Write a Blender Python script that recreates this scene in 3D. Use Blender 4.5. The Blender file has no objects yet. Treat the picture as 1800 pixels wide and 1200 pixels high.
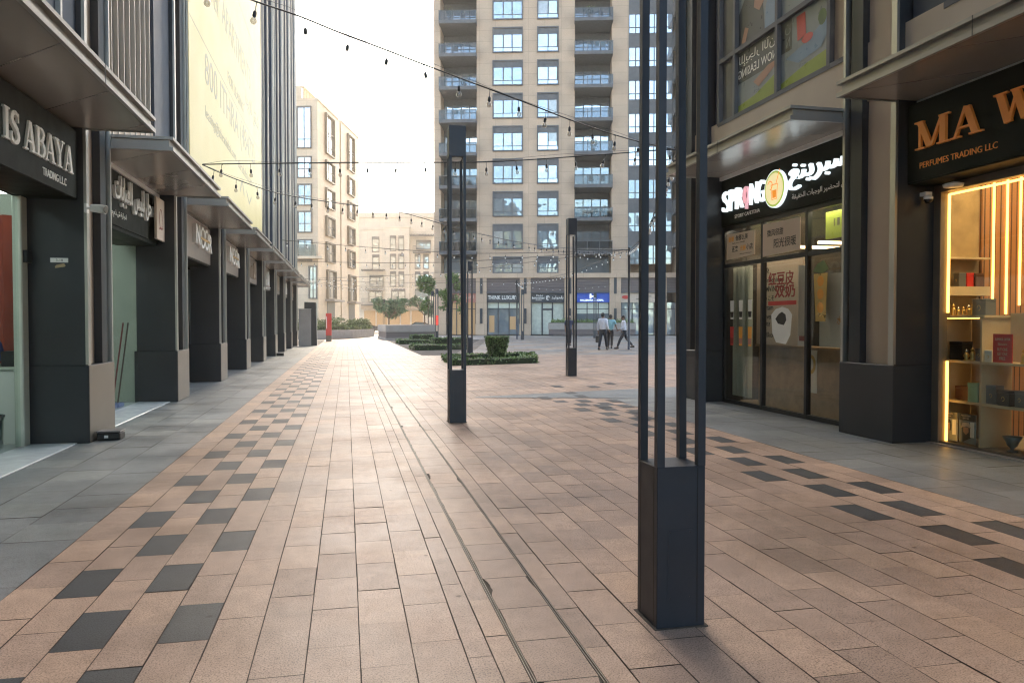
import bpy, bmesh, math, random, unicodedata
from mathutils import Vector, Matrix
R = math.radians
rnd = random.Random(7)
sc = bpy.context.scene
col = sc.collection

# ------------------------------------------------------------------ camera
cam = bpy.data.cameras.new('camera')
cam.sensor_width = 36.0; cam.lens = 26.8; cam.clip_end = 2000; cam.clip_start = 0.05
camo = bpy.data.objects.new('camera', cam); col.objects.link(camo)
camo.location = (0, 0, 1.30)
camo.rotation_euler = (R(90 - 1.389), 0, R(-12.252))
sc.camera = camo
# ------------------------------------------------------------------ sky and sun
SUN_AZ, SUN_EL = 14.0, 40.0  # degrees clockwise from +Y, and above the horizon
w = bpy.data.worlds.new('World'); sc.world = w; w.use_nodes = True
nt = w.node_tree
sky = nt.nodes.new('ShaderNodeTexSky'); sky.sky_type = 'NISHITA'; sky.sun_disc = False
sky.sun_elevation = R(SUN_EL); sky.sun_rotation = R(SUN_AZ)
sky.air_density = 1.0; sky.dust_density = 2.0; sky.ozone_density = 1.0
bg = nt.nodes['Background']; bg.inputs['Strength'].default_value = 0.15
warm = nt.nodes.new('ShaderNodeMix'); warm.data_type = 'RGBA'; warm.blend_type = 'MULTIPLY'; warm.inputs[0].default_value = 1.0
warm.inputs[7].default_value = (1.0, 0.945, 0.84, 1)          # dusty, warm air
nt.links.new(sky.outputs[0], warm.inputs[6]); nt.links.new(warm.outputs[2], bg.inputs['Color'])
sl = bpy.data.lights.new('sun', 'SUN'); sl.energy = 1.5; sl.angle = R(10); sl.color = (1.0, 0.84, 0.62)
so = bpy.data.objects.new('sun', sl); col.objects.link(so)
so.rotation_euler = (R(90 - SUN_EL), 0, R(180 - SUN_AZ)); so.location = (0, 0, 60)
sc.view_settings.view_transform = 'Standard'; sc.view_settings.look = 'None'
sc.cycles.filter_width = 1.2; sc.view_settings.gamma = 1; sc.view_settings.exposure = 2.52

# ------------------------------------------------------------------ materials
def newmat(name):
    m = bpy.data.materials.new(name); m.use_nodes = True
    return m, m.node_tree, m.node_tree.nodes['Principled BSDF']
def N(nt, t, **kw):
    n = nt.nodes.new(t)
    for k, v in kw.items(): setattr(n, k, v)
    return n
def coords(nt, wall=False):
    tc = N(nt, 'ShaderNodeTexCoord')
    if not wall: return tc.outputs['Object']
    s = N(nt, 'ShaderNodeSeparateXYZ'); nt.links.new(tc.outputs['Object'], s.inputs[0])
    a = N(nt, 'ShaderNodeMath', operation='ADD'); nt.links.new(s.outputs[0], a.inputs[0]); nt.links.new(s.outputs[1], a.inputs[1])
    c = N(nt, 'ShaderNodeCombineXYZ'); nt.links.new(a.outputs[0], c.inputs[0]); nt.links.new(s.outputs[2], c.inputs[1])
    return c.outputs[0]
def ramp(nt, fac, stops):
    r = N(nt, 'ShaderNodeValToRGB'); el = r.color_ramp.elements
    while len(el) < len(stops): el.new(0.5)
    for e, (p, c) in zip(el, stops): e.position = p; e.color = (*c, 1)
    nt.links.new(fac, r.inputs[0]); return r.outputs[0]
def sc3(c, k): return tuple(min(1, x * k) for x in c)
def mat(name, c, rough=0.5, metal=0.0, var=0.12, scale=3.0, bump=0.0, bscale=60.0, spec=0.5, rvar=0.1, coat=0.0):
    m, nt, b = newmat(name)
    v = coords(nt)
    n = N(nt, 'ShaderNodeTexNoise'); n.inputs['Scale'].default_value = scale; n.inputs['Detail'].default_value = 6
    nt.links.new(v, n.inputs['Vector'])
    co = ramp(nt, n.outputs[0], [(0.3, sc3(c, 1 - var)), (0.7, sc3(c, 1 + var))])
    nt.links.new(co, b.inputs['Base Color'])
    mr = N(nt, 'ShaderNodeMapRange'); mr.inputs['To Min'].default_value = max(0.02, rough - rvar); mr.inputs['To Max'].default_value = min(1, rough + rvar)
    n2 = N(nt, 'ShaderNodeTexNoise'); n2.inputs['Scale'].default_value = scale * 2.3; n2.inputs['Detail'].default_value = 4; nt.links.new(v, n2.inputs['Vector'])
    nt.links.new(n2.outputs[0], mr.inputs['Value']); nt.links.new(mr.outputs[0], b.inputs['Roughness'])
    b.inputs['Metallic'].default_value = metal; b.inputs['Specular IOR Level'].default_value = spec
    b.inputs['Coat Weight'].default_value = coat
    if bump:
        bn = N(nt, 'ShaderNodeTexNoise'); bn.inputs['Scale'].default_value = bscale; bn.inputs['Detail'].default_value = 3; nt.links.new(v, bn.inputs['Vector'])
        bp = N(nt, 'ShaderNodeBump'); bp.inputs['Strength'].default_value = bump; bp.inputs['Distance'].default_value = 0.01
        nt.links.new(bn.outputs[0], bp.inputs['Height']); nt.links.new(bp.outputs[0], b.inputs['Normal'])
    return m
def panelmat(name, c, w_, h_, joint=0.75, rough=0.6, mortar=0.012, var=0.06, off=0.0):
    m, nt, b = newmat(name)
    v = coords(nt, True)
    br = N(nt, 'ShaderNodeTexBrick'); br.offset = off
    br.inputs['Scale'].default_value = 1; br.inputs['Brick Width'].default_value = w_; br.inputs['Row Height'].default_value = h_
    br.inputs['Mortar Size'].default_value = mortar; br.inputs['Bias'].default_value = 0
    br.inputs['Color1'].default_value = (*sc3(c, 1 - var), 1); br.inputs['Color2'].default_value = (*sc3(c, 1 + var), 1)
    br.inputs['Mortar'].default_value = (*sc3(c, joint), 1)
    nt.links.new(v, br.inputs['Vector'])
    n = N(nt, 'ShaderNodeTexNoise'); n.inputs['Scale'].default_value = 0.8; n.inputs['Detail'].default_value = 8; nt.links.new(coords(nt), n.inputs['Vector'])
    mx = N(nt, 'ShaderNodeMix', data_type='RGBA', blend_type='MULTIPLY'); mx.inputs[0].default_value = 1
    g = ramp(nt, n.outputs[0], [(0.3, (0.86, 0.86, 0.86)), (0.7, (1, 1, 1))])
    nt.links.new(br.outputs[0], mx.inputs[6]); nt.links.new(g, mx.inputs[7]); nt.links.new(mx.outputs[2], b.inputs['Base Color'])
    b.inputs['Roughness'].default_value = rough
    return m
def stripemat(name, c1, c2, freq, axis=1, rough=0.5, bump=0.6):
    m, nt, b = newmat(name)
    v = coords(nt, True)
    s = N(nt, 'ShaderNodeSeparateXYZ'); nt.links.new(v, s.inputs[0])
    mu = N(nt, 'ShaderNodeMath', operation='MULTIPLY'); mu.inputs[1].default_value = freq; nt.links.new(s.outputs[axis], mu.inputs[0])
    fr = N(nt, 'ShaderNodeMath', operation='FRACT'); nt.links.new(mu.outputs[0], fr.inputs[0])
    co = ramp(nt, fr.outputs[0], [(0.0, c2), (0.18, c2), (0.24, c1), (1, c1)])
    nt.links.new(co, b.inputs['Base Color']); b.inputs['Roughness'].default_value = rough
    bp = N(nt, 'ShaderNodeBump'); bp.inputs['Strength'].default_value = bump; bp.inputs['Distance'].default_value = 0.02
    nt.links.new(fr.outputs[0], bp.inputs['Height']); nt.links.new(bp.outputs[0], b.inputs['Normal'])
    return m
def emis(name, c, s):
    m, nt, b = newmat(name)
    b.inputs['Base Color'].default_value = (*c, 1); b.inputs['Emission Color'].default_value = (*c, 1); b.inputs['Emission Strength'].default_value = s
    n = N(nt, 'ShaderNodeTexNoise'); n.inputs['Scale'].default_value = 6
    return m
def glassmat(name, tint=(0.9, 0.95, 0.93), ior=1.5, base=0.04):
    m = bpy.data.materials.new(name); m.use_nodes = True; nt = m.node_tree; nt.nodes.clear()
    out = N(nt, 'ShaderNodeOutputMaterial'); mx = N(nt, 'ShaderNodeMixShader')
    tr = N(nt, 'ShaderNodeBsdfTransparent'); tr.inputs[0].default_value = (*tint, 1)
    gl = N(nt, 'ShaderNodeBsdfGlossy'); gl.inputs['Roughness'].default_value = 0.02
    lw = N(nt, 'ShaderNodeLayerWeight'); lw.inputs['Blend'].default_value = 0.5
    pw = N(nt, 'ShaderNodeMath', operation='POWER'); pw.inputs[1].default_value = 4.5; nt.links.new(lw.outputs['Facing'], pw.inputs[0])
    ad = N(nt, 'ShaderNodeMath', operation='MULTIPLY_ADD'); ad.inputs[1].default_value = 1 - base; ad.inputs[2].default_value = base; ad.use_clamp = True
    nt.links.new(pw.outputs[0], ad.inputs[0]); nt.links.new(ad.outputs[0], mx.inputs[0])
    nt.links.new(tr.outputs[0], mx.inputs[1]); nt.links.new(gl.outputs[0], mx.inputs[2]); nt.links.new(mx.outputs[0], out.inputs[0])
    return m
def mirrorglass(name, c, metal=0.75, wob=0.03, ws=0.7):
    m, nt, b = newmat(name)
    b.inputs['Base Color'].default_value = (*c, 1); b.inputs['Metallic'].default_value = metal; b.inputs['Roughness'].default_value = 0.04
    n = N(nt, 'ShaderNodeTexNoise'); n.inputs['Scale'].default_value = ws; n.inputs['Detail'].default_value = 1; nt.links.new(coords(nt), n.inputs['Vector'])
    bp = N(nt, 'ShaderNodeBump'); bp.inputs['Strength'].default_value = wob; bp.inputs['Distance'].default_value = 1.0
    nt.links.new(n.outputs[0], bp.inputs['Height']); nt.links.new(bp.outputs[0], b.inputs['Normal'])
    return m
def granite(name, c, rough=0.42, spread=0.22, fine=150.0, stain=0.24, speck=0.52):
    """stone paver: per-paver tint (attribute), fine speckle, broad grime"""
    m, nt, b = newmat(name)
    v = coords(nt)
    at = N(nt, 'ShaderNodeAttribute'); at.attribute_name = 'tint'
    n1 = N(nt, 'ShaderNodeTexNoise'); n1.inputs['Scale'].default_value = fine; n1.inputs['Detail'].default_value = 2; nt.links.new(v, n1.inputs['Vector'])
    n2 = N(nt, 'ShaderNodeTexNoise'); n2.inputs['Scale'].default_value = 0.9; n2.inputs['Detail'].default_value = 9; n2.inputs['Roughness'].default_value = 0.65; nt.links.new(v, n2.inputs['Vector'])
    n3 = N(nt, 'ShaderNodeTexNoise'); n3.inputs['Scale'].default_value = 11; n3.inputs['Detail'].default_value = 5; nt.links.new(v, n3.inputs['Vector'])
    c1 = ramp(nt, at.outputs['Fac'], [(0, sc3(c, 1 - spread)), (0.5, c), (1, sc3((c[0] * 1.02, c[1], c[2] * 0.94), 1 + spread))])
    c2 = ramp(nt, n1.outputs[0], [(0.36, (1 - speck,) * 3), (0.47, (0.86, 0.86, 0.86)), (0.62, (1, 1, 1))])
    vo = N(nt, 'ShaderNodeTexVoronoi'); vo.inputs['Scale'].default_value = 2.6; nt.links.new(v, vo.inputs['Vector'])
    c5 = ramp(nt, vo.outputs['Distance'], [(0.0, (0.45, 0.43, 0.42)), (0.028, (0.55, 0.53, 0.52)), (0.045, (1, 1, 1))])
    n6 = N(nt, 'ShaderNodeTexNoise'); n6.inputs['Scale'].default_value = 0.35; n6.inputs['Detail'].default_value = 10; n6.inputs['Roughness'].default_value = 0.7; nt.links.new(v, n6.inputs['Vector'])
    c6 = ramp(nt, n6.outputs[0], [(0.36, (0.72, 0.70, 0.68)), (0.5, (1, 1, 1))])
    c3 = ramp(nt, n2.outputs[0], [(0.32, (1 - stain,) * 3), (0.6, (1, 1, 1))])
    c4 = ramp(nt, n3.outputs[0], [(0.3, (0.86, 0.86, 0.86)), (0.62, (1, 1, 1))])
    last = c1
    for x in (c2, c3, c4, c5, c6):
        mx = N(nt, 'ShaderNodeMix', data_type='RGBA', blend_type='MULTIPLY'); mx.inputs[0].default_value = 1
        nt.links.new(last, mx.inputs[6]); nt.links.new(x, mx.inputs[7]); last = mx.outputs[2]
    nt.links.new(last, b.inputs['Base Color']); b.inputs['Specular IOR Level'].default_value = 0.26
    mr = N(nt, 'ShaderNodeMapRange'); mr.inputs['From Min'].default_value = 0.3; mr.inputs['From Max'].default_value = 0.7
    mr.inputs['To Min'].default_value = rough - 0.1; mr.inputs['To Max'].default_value = rough + 0.12
    nt.links.new(n2.outputs[0], mr.inputs['Value']); nt.links.new(mr.outputs[0], b.inputs['Roughness'])
    bp = N(nt, 'ShaderNodeBump'); bp.inputs['Strength'].default_value = 0.25; bp.inputs['Distance'].default_value = 0.004
    nt.links.new(n1.outputs[0], bp.inputs['Height']); nt.links.new(bp.outputs[0], b.inputs['Normal'])
    return m
def leafmat(name, c, var=0.5):
    m, nt, b = newmat(name)
    n = N(nt, 'ShaderNodeTexNoise'); n.inputs['Scale'].default_value = 2.2; n.inputs['Detail'].default_value = 8; nt.links.new(coords(nt), n.inputs['Vector'])
    co = ramp(nt, n.outputs[0], [(0.3, sc3(c, 1 - var)), (0.5, c), (0.72, sc3((c[0] * 1.25, c[1] * 1.1, c[2]), 1 + var))])
    nt.links.new(co, b.inputs['Base Color']); b.inputs['Roughness'].default_value = 0.55
    return m

M = {}
M['tan'] = granite('tan_granite', (0.50, 0.355, 0.27), rough=0.43, spread=0.19)
M['black'] = granite('black_granite', (0.06, 0.069, 0.079), rough=0.5, spread=0.25, speck=0.5)
M['grey'] = granite('grey_granite', (0.26, 0.275, 0.275), rough=0.42, spread=0.2)
M['pale'] = granite('pale_granite', (0.42, 0.33, 0.26), rough=0.5)
M['grout'] = mat('grout', (0.075, 0.062, 0.05), 0.95, var=0.3, scale=20)
M['plaza'] = mat('plaza_stone', (0.36, 0.31, 0.27), 0.55, var=0.12, scale=0.6)
M['asphalt'] = mat('asphalt', (0.06, 0.06, 0.062), 0.8, var=0.2, scale=8, bump=0.3)
M['marble'] = mat('white_marble', (0.62, 0.65, 0.66), 0.2, var=0.08, scale=4)
M['dark'] = mat('charcoal_cladding', (0.019, 0.0225, 0.028), 0.36, metal=0.15, var=0.14, scale=1.5, rvar=0.08)
M['navy'] = mat('navy_panel', (0.035, 0.052, 0.08), 0.5, metal=0.1, var=0.12, scale=1.2)
M['silver'] = mat('silver_fin', (0.42, 0.41, 0.38), 0.34, metal=0.85, var=0.08, scale=2)
M['brushed'] = mat('brushed_steel', (0.205, 0.185, 0.16), 0.4, metal=0.7, var=0.05, scale=1.2, rvar=0.04)
M['creampanel'] = mat('cream_panel', (0.42, 0.335, 0.255), 0.45, var=0.05, scale=1.5)
M['canopy'] = panelmat('canopy_soffit', (0.46, 0.41, 0.36), 1.2, 1.2, joint=0.45, rough=0.26, mortar=0.008)
M['canopy'].node_tree.nodes['Principled BSDF'].inputs['Metallic'].default_value = 0.45
M['canopyedge'] = mat('canopy_edge', (0.30, 0.285, 0.26), 0.4, metal=0.6, var=0.08, scale=2)
M['lamp'] = mat('lamp_metal', (0.028, 0.034, 0.046), 0.42, metal=0.25, var=0.12, scale=4, bump=0.05, bscale=300)
M['black_metal'] = mat('black_metal', (0.012, 0.013, 0.015), 0.4, metal=0.2)
M['beige'] = panelmat('beige_cladding', (0.52, 0.375, 0.262), 1.75, 1.16, joint=0.72, mortar=0.018)
M['cream'] = panelmat('cream_cladding', (0.62, 0.49, 0.36), 1.4, 1.2, joint=0.82, mortar=0.02)
M['cream_far'] = panelmat('far_cladding', (0.60, 0.55, 0.46), 3.0, 1.75, joint=0.86, mortar=0.03)
M['bronze'] = mat('bronze_surround', (0.16, 0.13, 0.10), 0.5, metal=0.3)
M['frame'] = mat('slate_frame', (0.112, 0.114, 0.12), 0.6, metal=0.0, spec=0.3)
M['frame_d'] = mat('dark_frame', (0.04, 0.045, 0.055), 0.45, metal=0.2)
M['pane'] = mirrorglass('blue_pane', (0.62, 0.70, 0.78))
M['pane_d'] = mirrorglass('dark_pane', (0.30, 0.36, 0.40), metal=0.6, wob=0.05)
M['pane_m'] = mirrorglass('grey_pane', (0.45, 0.52, 0.58), metal=0.7, wob=0.06)
M['pane_b'] = mat('curtained_pane', (0.42, 0.44, 0.44), 0.12, metal=0.35)
M['pane_w'] = mirrorglass('warm_pane', (0.55, 0.56, 0.55), metal=0.75)
M['rail'] = glassmat('rail_glass', (0.50, 0.53, 0.55), base=0.05)
M['louvre'] = stripemat('louvre', (0.15, 0.12, 0.115), (0.07, 0.055, 0.055), 6.0)
M['slat'] = stripemat('walnut_slats', (0.36, 0.17, 0.07), (0.05, 0.022, 0.01), 14.0, axis=0)
M['glass'] = glassmat('shop_glass', base=0.02)
M['glass_r'] = glassmat('tinted_glass', (0.86, 0.87, 0.84), base=0.04)
M['white'] = mat('white_paint', (0.72, 0.71, 0.68), 0.45, var=0.05)
M['greenwhite'] = mat('green_white_paint', (0.56, 0.59, 0.50), 0.6, var=0.08)
M['banner'] = mat('banner_vinyl', (0.62, 0.54, 0.24), 0.42, var=0.04, scale=0.5, rvar=0.08)
M['bannertext'] = mat('banner_print', (0.36, 0.35, 0.24), 0.45)
M['letter'] = mat('letter_white', (0.93, 0.91, 0.85), 0.4)
M['copper'] = mat('copper_letter', (0.92, 0.33, 0.06), 0.4, metal=0.0)
M['signdark'] = mat('sign_face', (0.008, 0.012, 0.009), 0.5, var=0.2, spec=0.1)
M['signbrown'] = panelmat('sign_stone', (0.27, 0.22, 0.18), 0.9, 0.9, joint=0.7, rough=0.35)
M['gold'] = mat('gold', (0.6, 0.4, 0.13), 0.3, metal=0.8)
M['red'] = mat('red_paint', (0.52, 0.035, 0.03), 0.4)
M['pink'] = mat('pink_sign', (0.42, 0.17, 0.13), 0.5)
M['blue'] = emis('blue_lightbox', (0.012, 0.06, 0.34), 0.06)
M['glow'] = emis('white_glow', (0.86, 0.96, 1.0), 0.20)
M['glow_p'] = emis('pink_glow', (1.0, 0.55, 0.62), 0.1)
M['glow_y'] = emis('cream_glow', (1.0, 0.88, 0.48), 0.12)
M['glow_o'] = emis('orange_glow', (1.0, 0.33, 0.03), 0.12)
M['glow_g'] = emis('green_glow', (0.45, 0.6, 0.10), 0.10)
M['led'] = emis('amber_led', (1.0, 0.45, 0.09), 1.3)
M['led_w'] = emis('warm_lamp_and_fill', (1.0, 0.66, 0.32), 2.2)  # lamp bars and panels, also the added perfume shop fill
M['fill_n'] = emis('window_fill', (1.0, 0.85, 0.66), 5.0)  # glow of the unseen fill strip added in the cafeteria window
M['led_c'] = emis('cool_lamp', (0.9, 1.0, 1.0), 2.4)
M['redlight'] = emis('red_screen', (1.0, 0.06, 0.04), 0.12)
M['curtain'] = mat('red_curtain', (0.34, 0.055, 0.025), 0.8)
M['drape'] = mat('pale_drape', (0.50, 0.52, 0.44), 0.85)
M['wood'] = mat('pale_wood', (0.36, 0.25, 0.155), 0.5, var=0.2, scale=6)
M['shelf'] = mat('cream_shelf', (0.52, 0.42, 0.28), 0.4)
M['stone'] = mat('travertine', (0.36, 0.26, 0.14), 0.5, var=0.25, scale=5)
M['paper'] = mat('beige_paper', (0.58, 0.47, 0.37), 0.8, var=0.06)
M['ink'] = mat('black_ink', (0.015, 0.013, 0.012), 0.6)
M['orange'] = mat('orange_ink', (0.75, 0.33, 0.04), 0.6)
M['darkred'] = mat('dark_red_ink', (0.26, 0.02, 0.02), 0.6)
M['teal'] = mat('teal_card', (0.16, 0.36, 0.29), 0.5)
M['brown'] = mat('brown_card', (0.10, 0.045, 0.03), 0.5)
M['greybox'] = mat('grey_card', (0.12, 0.12, 0.12), 0.5)
M['skin'] = mat('skin', (0.20, 0.10, 0.06), 0.55)
M['skin_l'] = mat('poster_skin', (0.42, 0.24, 0.16), 0.6)
M['hair'] = mat('black_hair', (0.012, 0.010, 0.010), 0.6)
M['shirt_w'] = mat('white_shirt', (0.68, 0.67, 0.72), 0.8, var=0.08, scale=9)
M['shirt_t'] = mat('teal_shirt', (0.26, 0.48, 0.52), 0.8, var=0.12, scale=9)
M['shirt_n'] = mat('navy_shirt', (0.035, 0.045, 0.09), 0.8)
M['trouser'] = mat('dark_trousers', (0.016, 0.018, 0.028), 0.8)
M['trouser_b'] = mat('brown_trousers', (0.035, 0.026, 0.026), 0.8)
M['shoe'] = mat('black_shoe', (0.012, 0.012, 0.012), 0.4)
M['bag'] = mat('black_bag', (0.022, 0.016, 0.016), 0.6)
M['bark'] = mat('bark', (0.15, 0.11, 0.08), 0.9, var=0.3, scale=12, bump=0.4)
M['leaf_h'] = leafmat('hedge_leaf', (0.10, 0.17, 0.045))
M['leaf_t'] = leafmat('tree_leaf', (0.07, 0.15, 0.075))
M['leaf_l'] = leafmat('light_leaf', (0.12, 0.19, 0.055))
M['leaf_s'] = leafmat('shrub_leaf', (0.10, 0.14, 0.045))
M['core'] = mat('hedge_core', (0.018, 0.03, 0.01), 0.9)
M['concrete'] = mat('planter_stone', (0.30, 0.265, 0.235), 0.7, var=0.1, scale=2, bump=0.1)
M['carpaint'] = mat('dark_car_paint', (0.02, 0.025, 0.045), 0.15, metal=0.4, coat=1.0)
M['tyre'] = mat('rubber', (0.02, 0.02, 0.02), 0.8)
M['bulb'] = glassmat('bulb_glass', (0.78, 0.76, 0.72), base=0.22)
M['fabricblue'] = mat('blue_bag', (0.02, 0.06, 0.28), 0.6)
M['chrome'] = mat('chrome', (0.5, 0.5, 0.48), 0.12, metal=1.0)
M['poster_d'] = mat('poster_charcoal', (0.05, 0.055, 0.06), 0.3)
M['poster_g'] = mat('poster_lime', (0.22, 0.29, 0.03), 0.3)
M['poster_b'] = mat('poster_blue', (0.16, 0.25, 0.36), 0.3)
M['poster_p'] = mat('poster_plate', (0.22, 0.25, 0.26), 0.3)
M['slate'] = mat('grey_glazing', (0.16, 0.16, 0.155), 0.18, metal=0.3)
M['orangelit'] = emis('orange_shopfront', (1.0, 0.42, 0.12), 0.15)
M['warmlit'] = emis('warm_interior', (0.40, 0.25, 0.12), 0.05)
M['tail'] = emis('tail_lamp', (1.0, 0.1, 0.05), 0.06)

# ------------------------------------------------------------------ mesh helpers
class MB:
    def __init__(s): s.v = []; s.f = []; s.mi = []; s.m = 0; s.smooth = set()
    def face(s, pts, smooth=False):
        i = len(s.v); s.v += [tuple(p) for p in pts]; s.f.append(tuple(range(i, i + len(pts)))); s.mi.append(s.m)
        if smooth: s.smooth.add(len(s.f) - 1)
    def add(s, vs, fs, smooth=False):
        i = len(s.v); s.v += [tuple(p) for p in vs]
        for f in fs:
            s.f.append(tuple(i + k for k in f)); s.mi.append(s.m)
            if smooth: s.smooth.add(len(s.f) - 1)
        return s
    def box(s, x0, x1, y0, y1, z0, z1, bev=0.0):
        x0, x1 = min(x0, x1), max(x0, x1); y0, y1 = min(y0, y1), max(y0, y1); z0, z1 = min(z0, z1), max(z0, z1)
        if bev <= 0:
            v = [(x, y, z) for z in (z0, z1) for x, y in ((x0, y0), (x1, y0), (x1, y1), (x0, y1))]
            return s.add(v, [(3, 2, 1, 0), (4, 5, 6, 7), (0, 1, 5, 4), (1, 2, 6, 5), (2, 3, 7, 6), (3, 0, 4, 7)])
        b = min(bev, (x1 - x0) / 2.01, (y1 - y0) / 2.01, (z1 - z0) / 2.01)
        bm = bmesh.new(); bmesh.ops.create_cube(bm, size=1)
        for v in bm.verts: v.co = Vector(((x0 + x1) / 2 + v.co.x * (x1 - x0), (y0 + y1) / 2 + v.co.y * (y1 - y0), (z0 + z1) / 2 + v.co.z * (z1 - z0)))
        bmesh.ops.bevel(bm, geom=bm.edges[:], offset=b, segments=1, affect='EDGES', profile=0.5)
        return s.addbm(bm)
    def addbm(s, bm, smooth=False, mtx=None):
        bm.verts.ensure_lookup_table(); bm.verts.index_update()
        vs = [(mtx @ v.co if mtx else v.co.copy()) for v in bm.verts]; fs = [tuple(v.index for v in f.verts) for f in bm.faces]
        bm.free(); return s.add(vs, fs, smooth)
    def prism(s, poly, axis, a, b):
        """poly in the plane normal to axis (0 x: (y,z); 1 y: (x,z); 2 z: (x,y)), extruded a..b"""
        def P(p, t): return (t, p[0], p[1]) if axis == 0 else (p[0], t, p[1]) if axis == 1 else (p[0], p[1], t)
        n = len(poly); v = [P(p, a) for p in poly] + [P(p, b) for p in poly]
        f = [tuple(range(n - 1, -1, -1)), tuple(range(n, 2 * n))] + [(i, (i + 1) % n, n + (i + 1) % n, n + i) for i in range(n)]
        return s.add(v, f)
    def tube(s, pts, r, n=8, cap=True):
        pts = [Vector(p) for p in pts]; rs = r if isinstance(r, (list, tuple)) else [r] * len(pts)
        rings = []; i0 = len(s.v)
        for i, p in enumerate(pts):
            d = (pts[min(i + 1, len(pts) - 1)] - pts[max(i - 1, 0)])
            d = d.normalized() if d.length > 1e-9 else Vector((0, 0, 1))
            a = d.cross(Vector((0, 0, 1)));
            if a.length < 0.05: a = d.cross(Vector((1, 0, 0)))
            a.normalize(); b = d.cross(a)
            for k in range(n):
                t = 2 * math.pi * k / n; s.v.append(tuple(p + (a * math.cos(t) + b * math.sin(t)) * rs[i]))
        for i in range(len(pts) - 1):
            for k in range(n):
                s.f.append((i0 + i * n + k, i0 + i * n + (k + 1) % n, i0 + (i + 1) * n + (k + 1) % n, i0 + (i + 1) * n + k)); s.mi.append(s.m); s.smooth.add(len(s.f) - 1)
        if cap:
            s.f.append(tuple(i0 + k for k in range(n))); s.mi.append(s.m)
            s.f.append(tuple(i0 + (len(pts) - 1) * n + k for k in reversed(range(n)))); s.mi.append(s.m)
        return s
    def lathe(s, c, prof, n=12):
        """profile of (radius, z) round the vertical through c"""
        i0 = len(s.v)
        for r, z in prof:
            for k in range(n):
                t = 2 * math.pi * k / n; s.v.append((c[0] + r * math.cos(t), c[1] + r * math.sin(t), c[2] + z))
        for i in range(len(prof) - 1):
            for k in range(n):
                s.f.append((i0 + i * n + k, i0 + i * n + (k + 1) % n, i0 + (i + 1) * n + (k + 1) % n, i0 + (i + 1) * n + k)); s.mi.append(s.m); s.smooth.add(len(s.f) - 1)
        return s
    def ball(s, c, rx, ry=None, rz=None, sub=2):
        bm = bmesh.new(); bmesh.ops.create_icosphere(bm, subdivisions=sub, radius=1)
        for v in bm.verts: v.co = Vector((c[0] + v.co.x * rx, c[1] + v.co.y * (ry or rx), c[2] + v.co.z * (rz or rx)))
        return s.addbm(bm, True)
    def build(s, name, m, parent=None, off=None):
        me = bpy.data.meshes.new(name)
        vs = s.v
        if off is not None: vs = [(x - off[0], y - off[1], z - off[2]) for x, y, z in vs]
        me.from_pydata(vs, [], s.f)
        ms = m if isinstance(m, (list, tuple)) else [m]
        for q in ms: me.materials.append(M[q] if isinstance(q, str) else q)
        me.polygons.foreach_set('material_index', s.mi)
        if s.smooth:
            me.polygons.foreach_set('use_smooth', [i in s.smooth for i in range(len(s.f))])
        me.update()
        o = bpy.data.objects.new(name, me); col.objects.link(o)
        if parent is not None: o.parent = parent
        return o
def tag(o, label=None, cat=None, group=None, kind=None):
    for k, v in (('label', label), ('category', cat), ('group', group), ('kind', kind)):
        if v: o[k] = v
    return o
def thing(name, label, cat, loc=(0, 0, 0), rz=0.0, group=None):
    o = bpy.data.objects.new(name, None); o.empty_display_size = 0.2; col.objects.link(o)
    o.location = loc; o.rotation_euler = (0, 0, rz)
    return tag(o, label, cat, group)
def copy_tree(o, parent=None):
    c = o.copy(); col.objects.link(c); c.parent = parent
    for ch in list(o.children): copy_tree(ch, c)
    return c
class Th:
    """a thing whose parts are given in scene coordinates"""
    def __init__(s, name, label, cat, loc=(0, 0, 0), group=None):
        s.o = thing(name, label, cat, loc, 0, group); s.loc = loc
    def part(s, name, mb, m, parent=None, label=None):
        o = mb.build(name, m, parent or s.o, s.loc)
        if label: o['label'] = label
        return o
def setting(name, mb, m):
    return tag(mb.build(name, m), kind='structure')

# ------------------------------------------------------------------ writing
AF = {}
for cp in range(0xFE70, 0xFEFD):
    d = unicodedata.decomposition(chr(cp)).split()
    if len(d) == 2 and d[0] in ('<isolated>', '<final>', '<initial>', '<medial>'):
        AF.setdefault(chr(int(d[1], 16)), {})[d[0][1:-1]] = chr(cp)
def arabic(t):
    out = []
    for wd in t.split(' '):
        wd = wd.replace('\u0644\u0627', '\u0001'); g = []
        def forms(ch): return {'isolated': '\ufefb', 'final': '\ufefc'} if ch == '\u0001' else AF.get(ch, {'isolated': ch})
        for i, ch in enumerate(wd):
            f = forms(ch); pj = i > 0 and 'initial' in forms(wd[i - 1]); nj = i + 1 < len(wd) and 'initial' in f and 'final' in forms(wd[i + 1])
            pj = pj and 'final' in f
            k = 'medial' if pj and nj else 'final' if pj else 'initial' if nj else 'isolated'
            g.append(f.get(k, f.get('isolated', ch)))
        out.append(''.join(reversed(g)))
    return ' '.join(reversed(out))
def text_geo(body, bold=0.0, ext=0.0, res=3):
    c = bpy.data.curves.new('text', 'FONT'); c.body = body; c.resolution_u = res; c.offset = bold; c.extrude = ext
    o = bpy.data.objects.new('text', c); col.objects.link(o)
    dg = bpy.context.evaluated_depsgraph_get(); dg.update()
    me = bpy.data.meshes.new_from_object(o.evaluated_get(dg))
    vs = [tuple(v.co) for v in me.vertices]; fs = [tuple(p.vertices) for p in me.polygons]
    bpy.data.objects.remove(o); bpy.data.curves.remove(c); bpy.data.meshes.remove(me)
    return vs, fs
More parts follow.
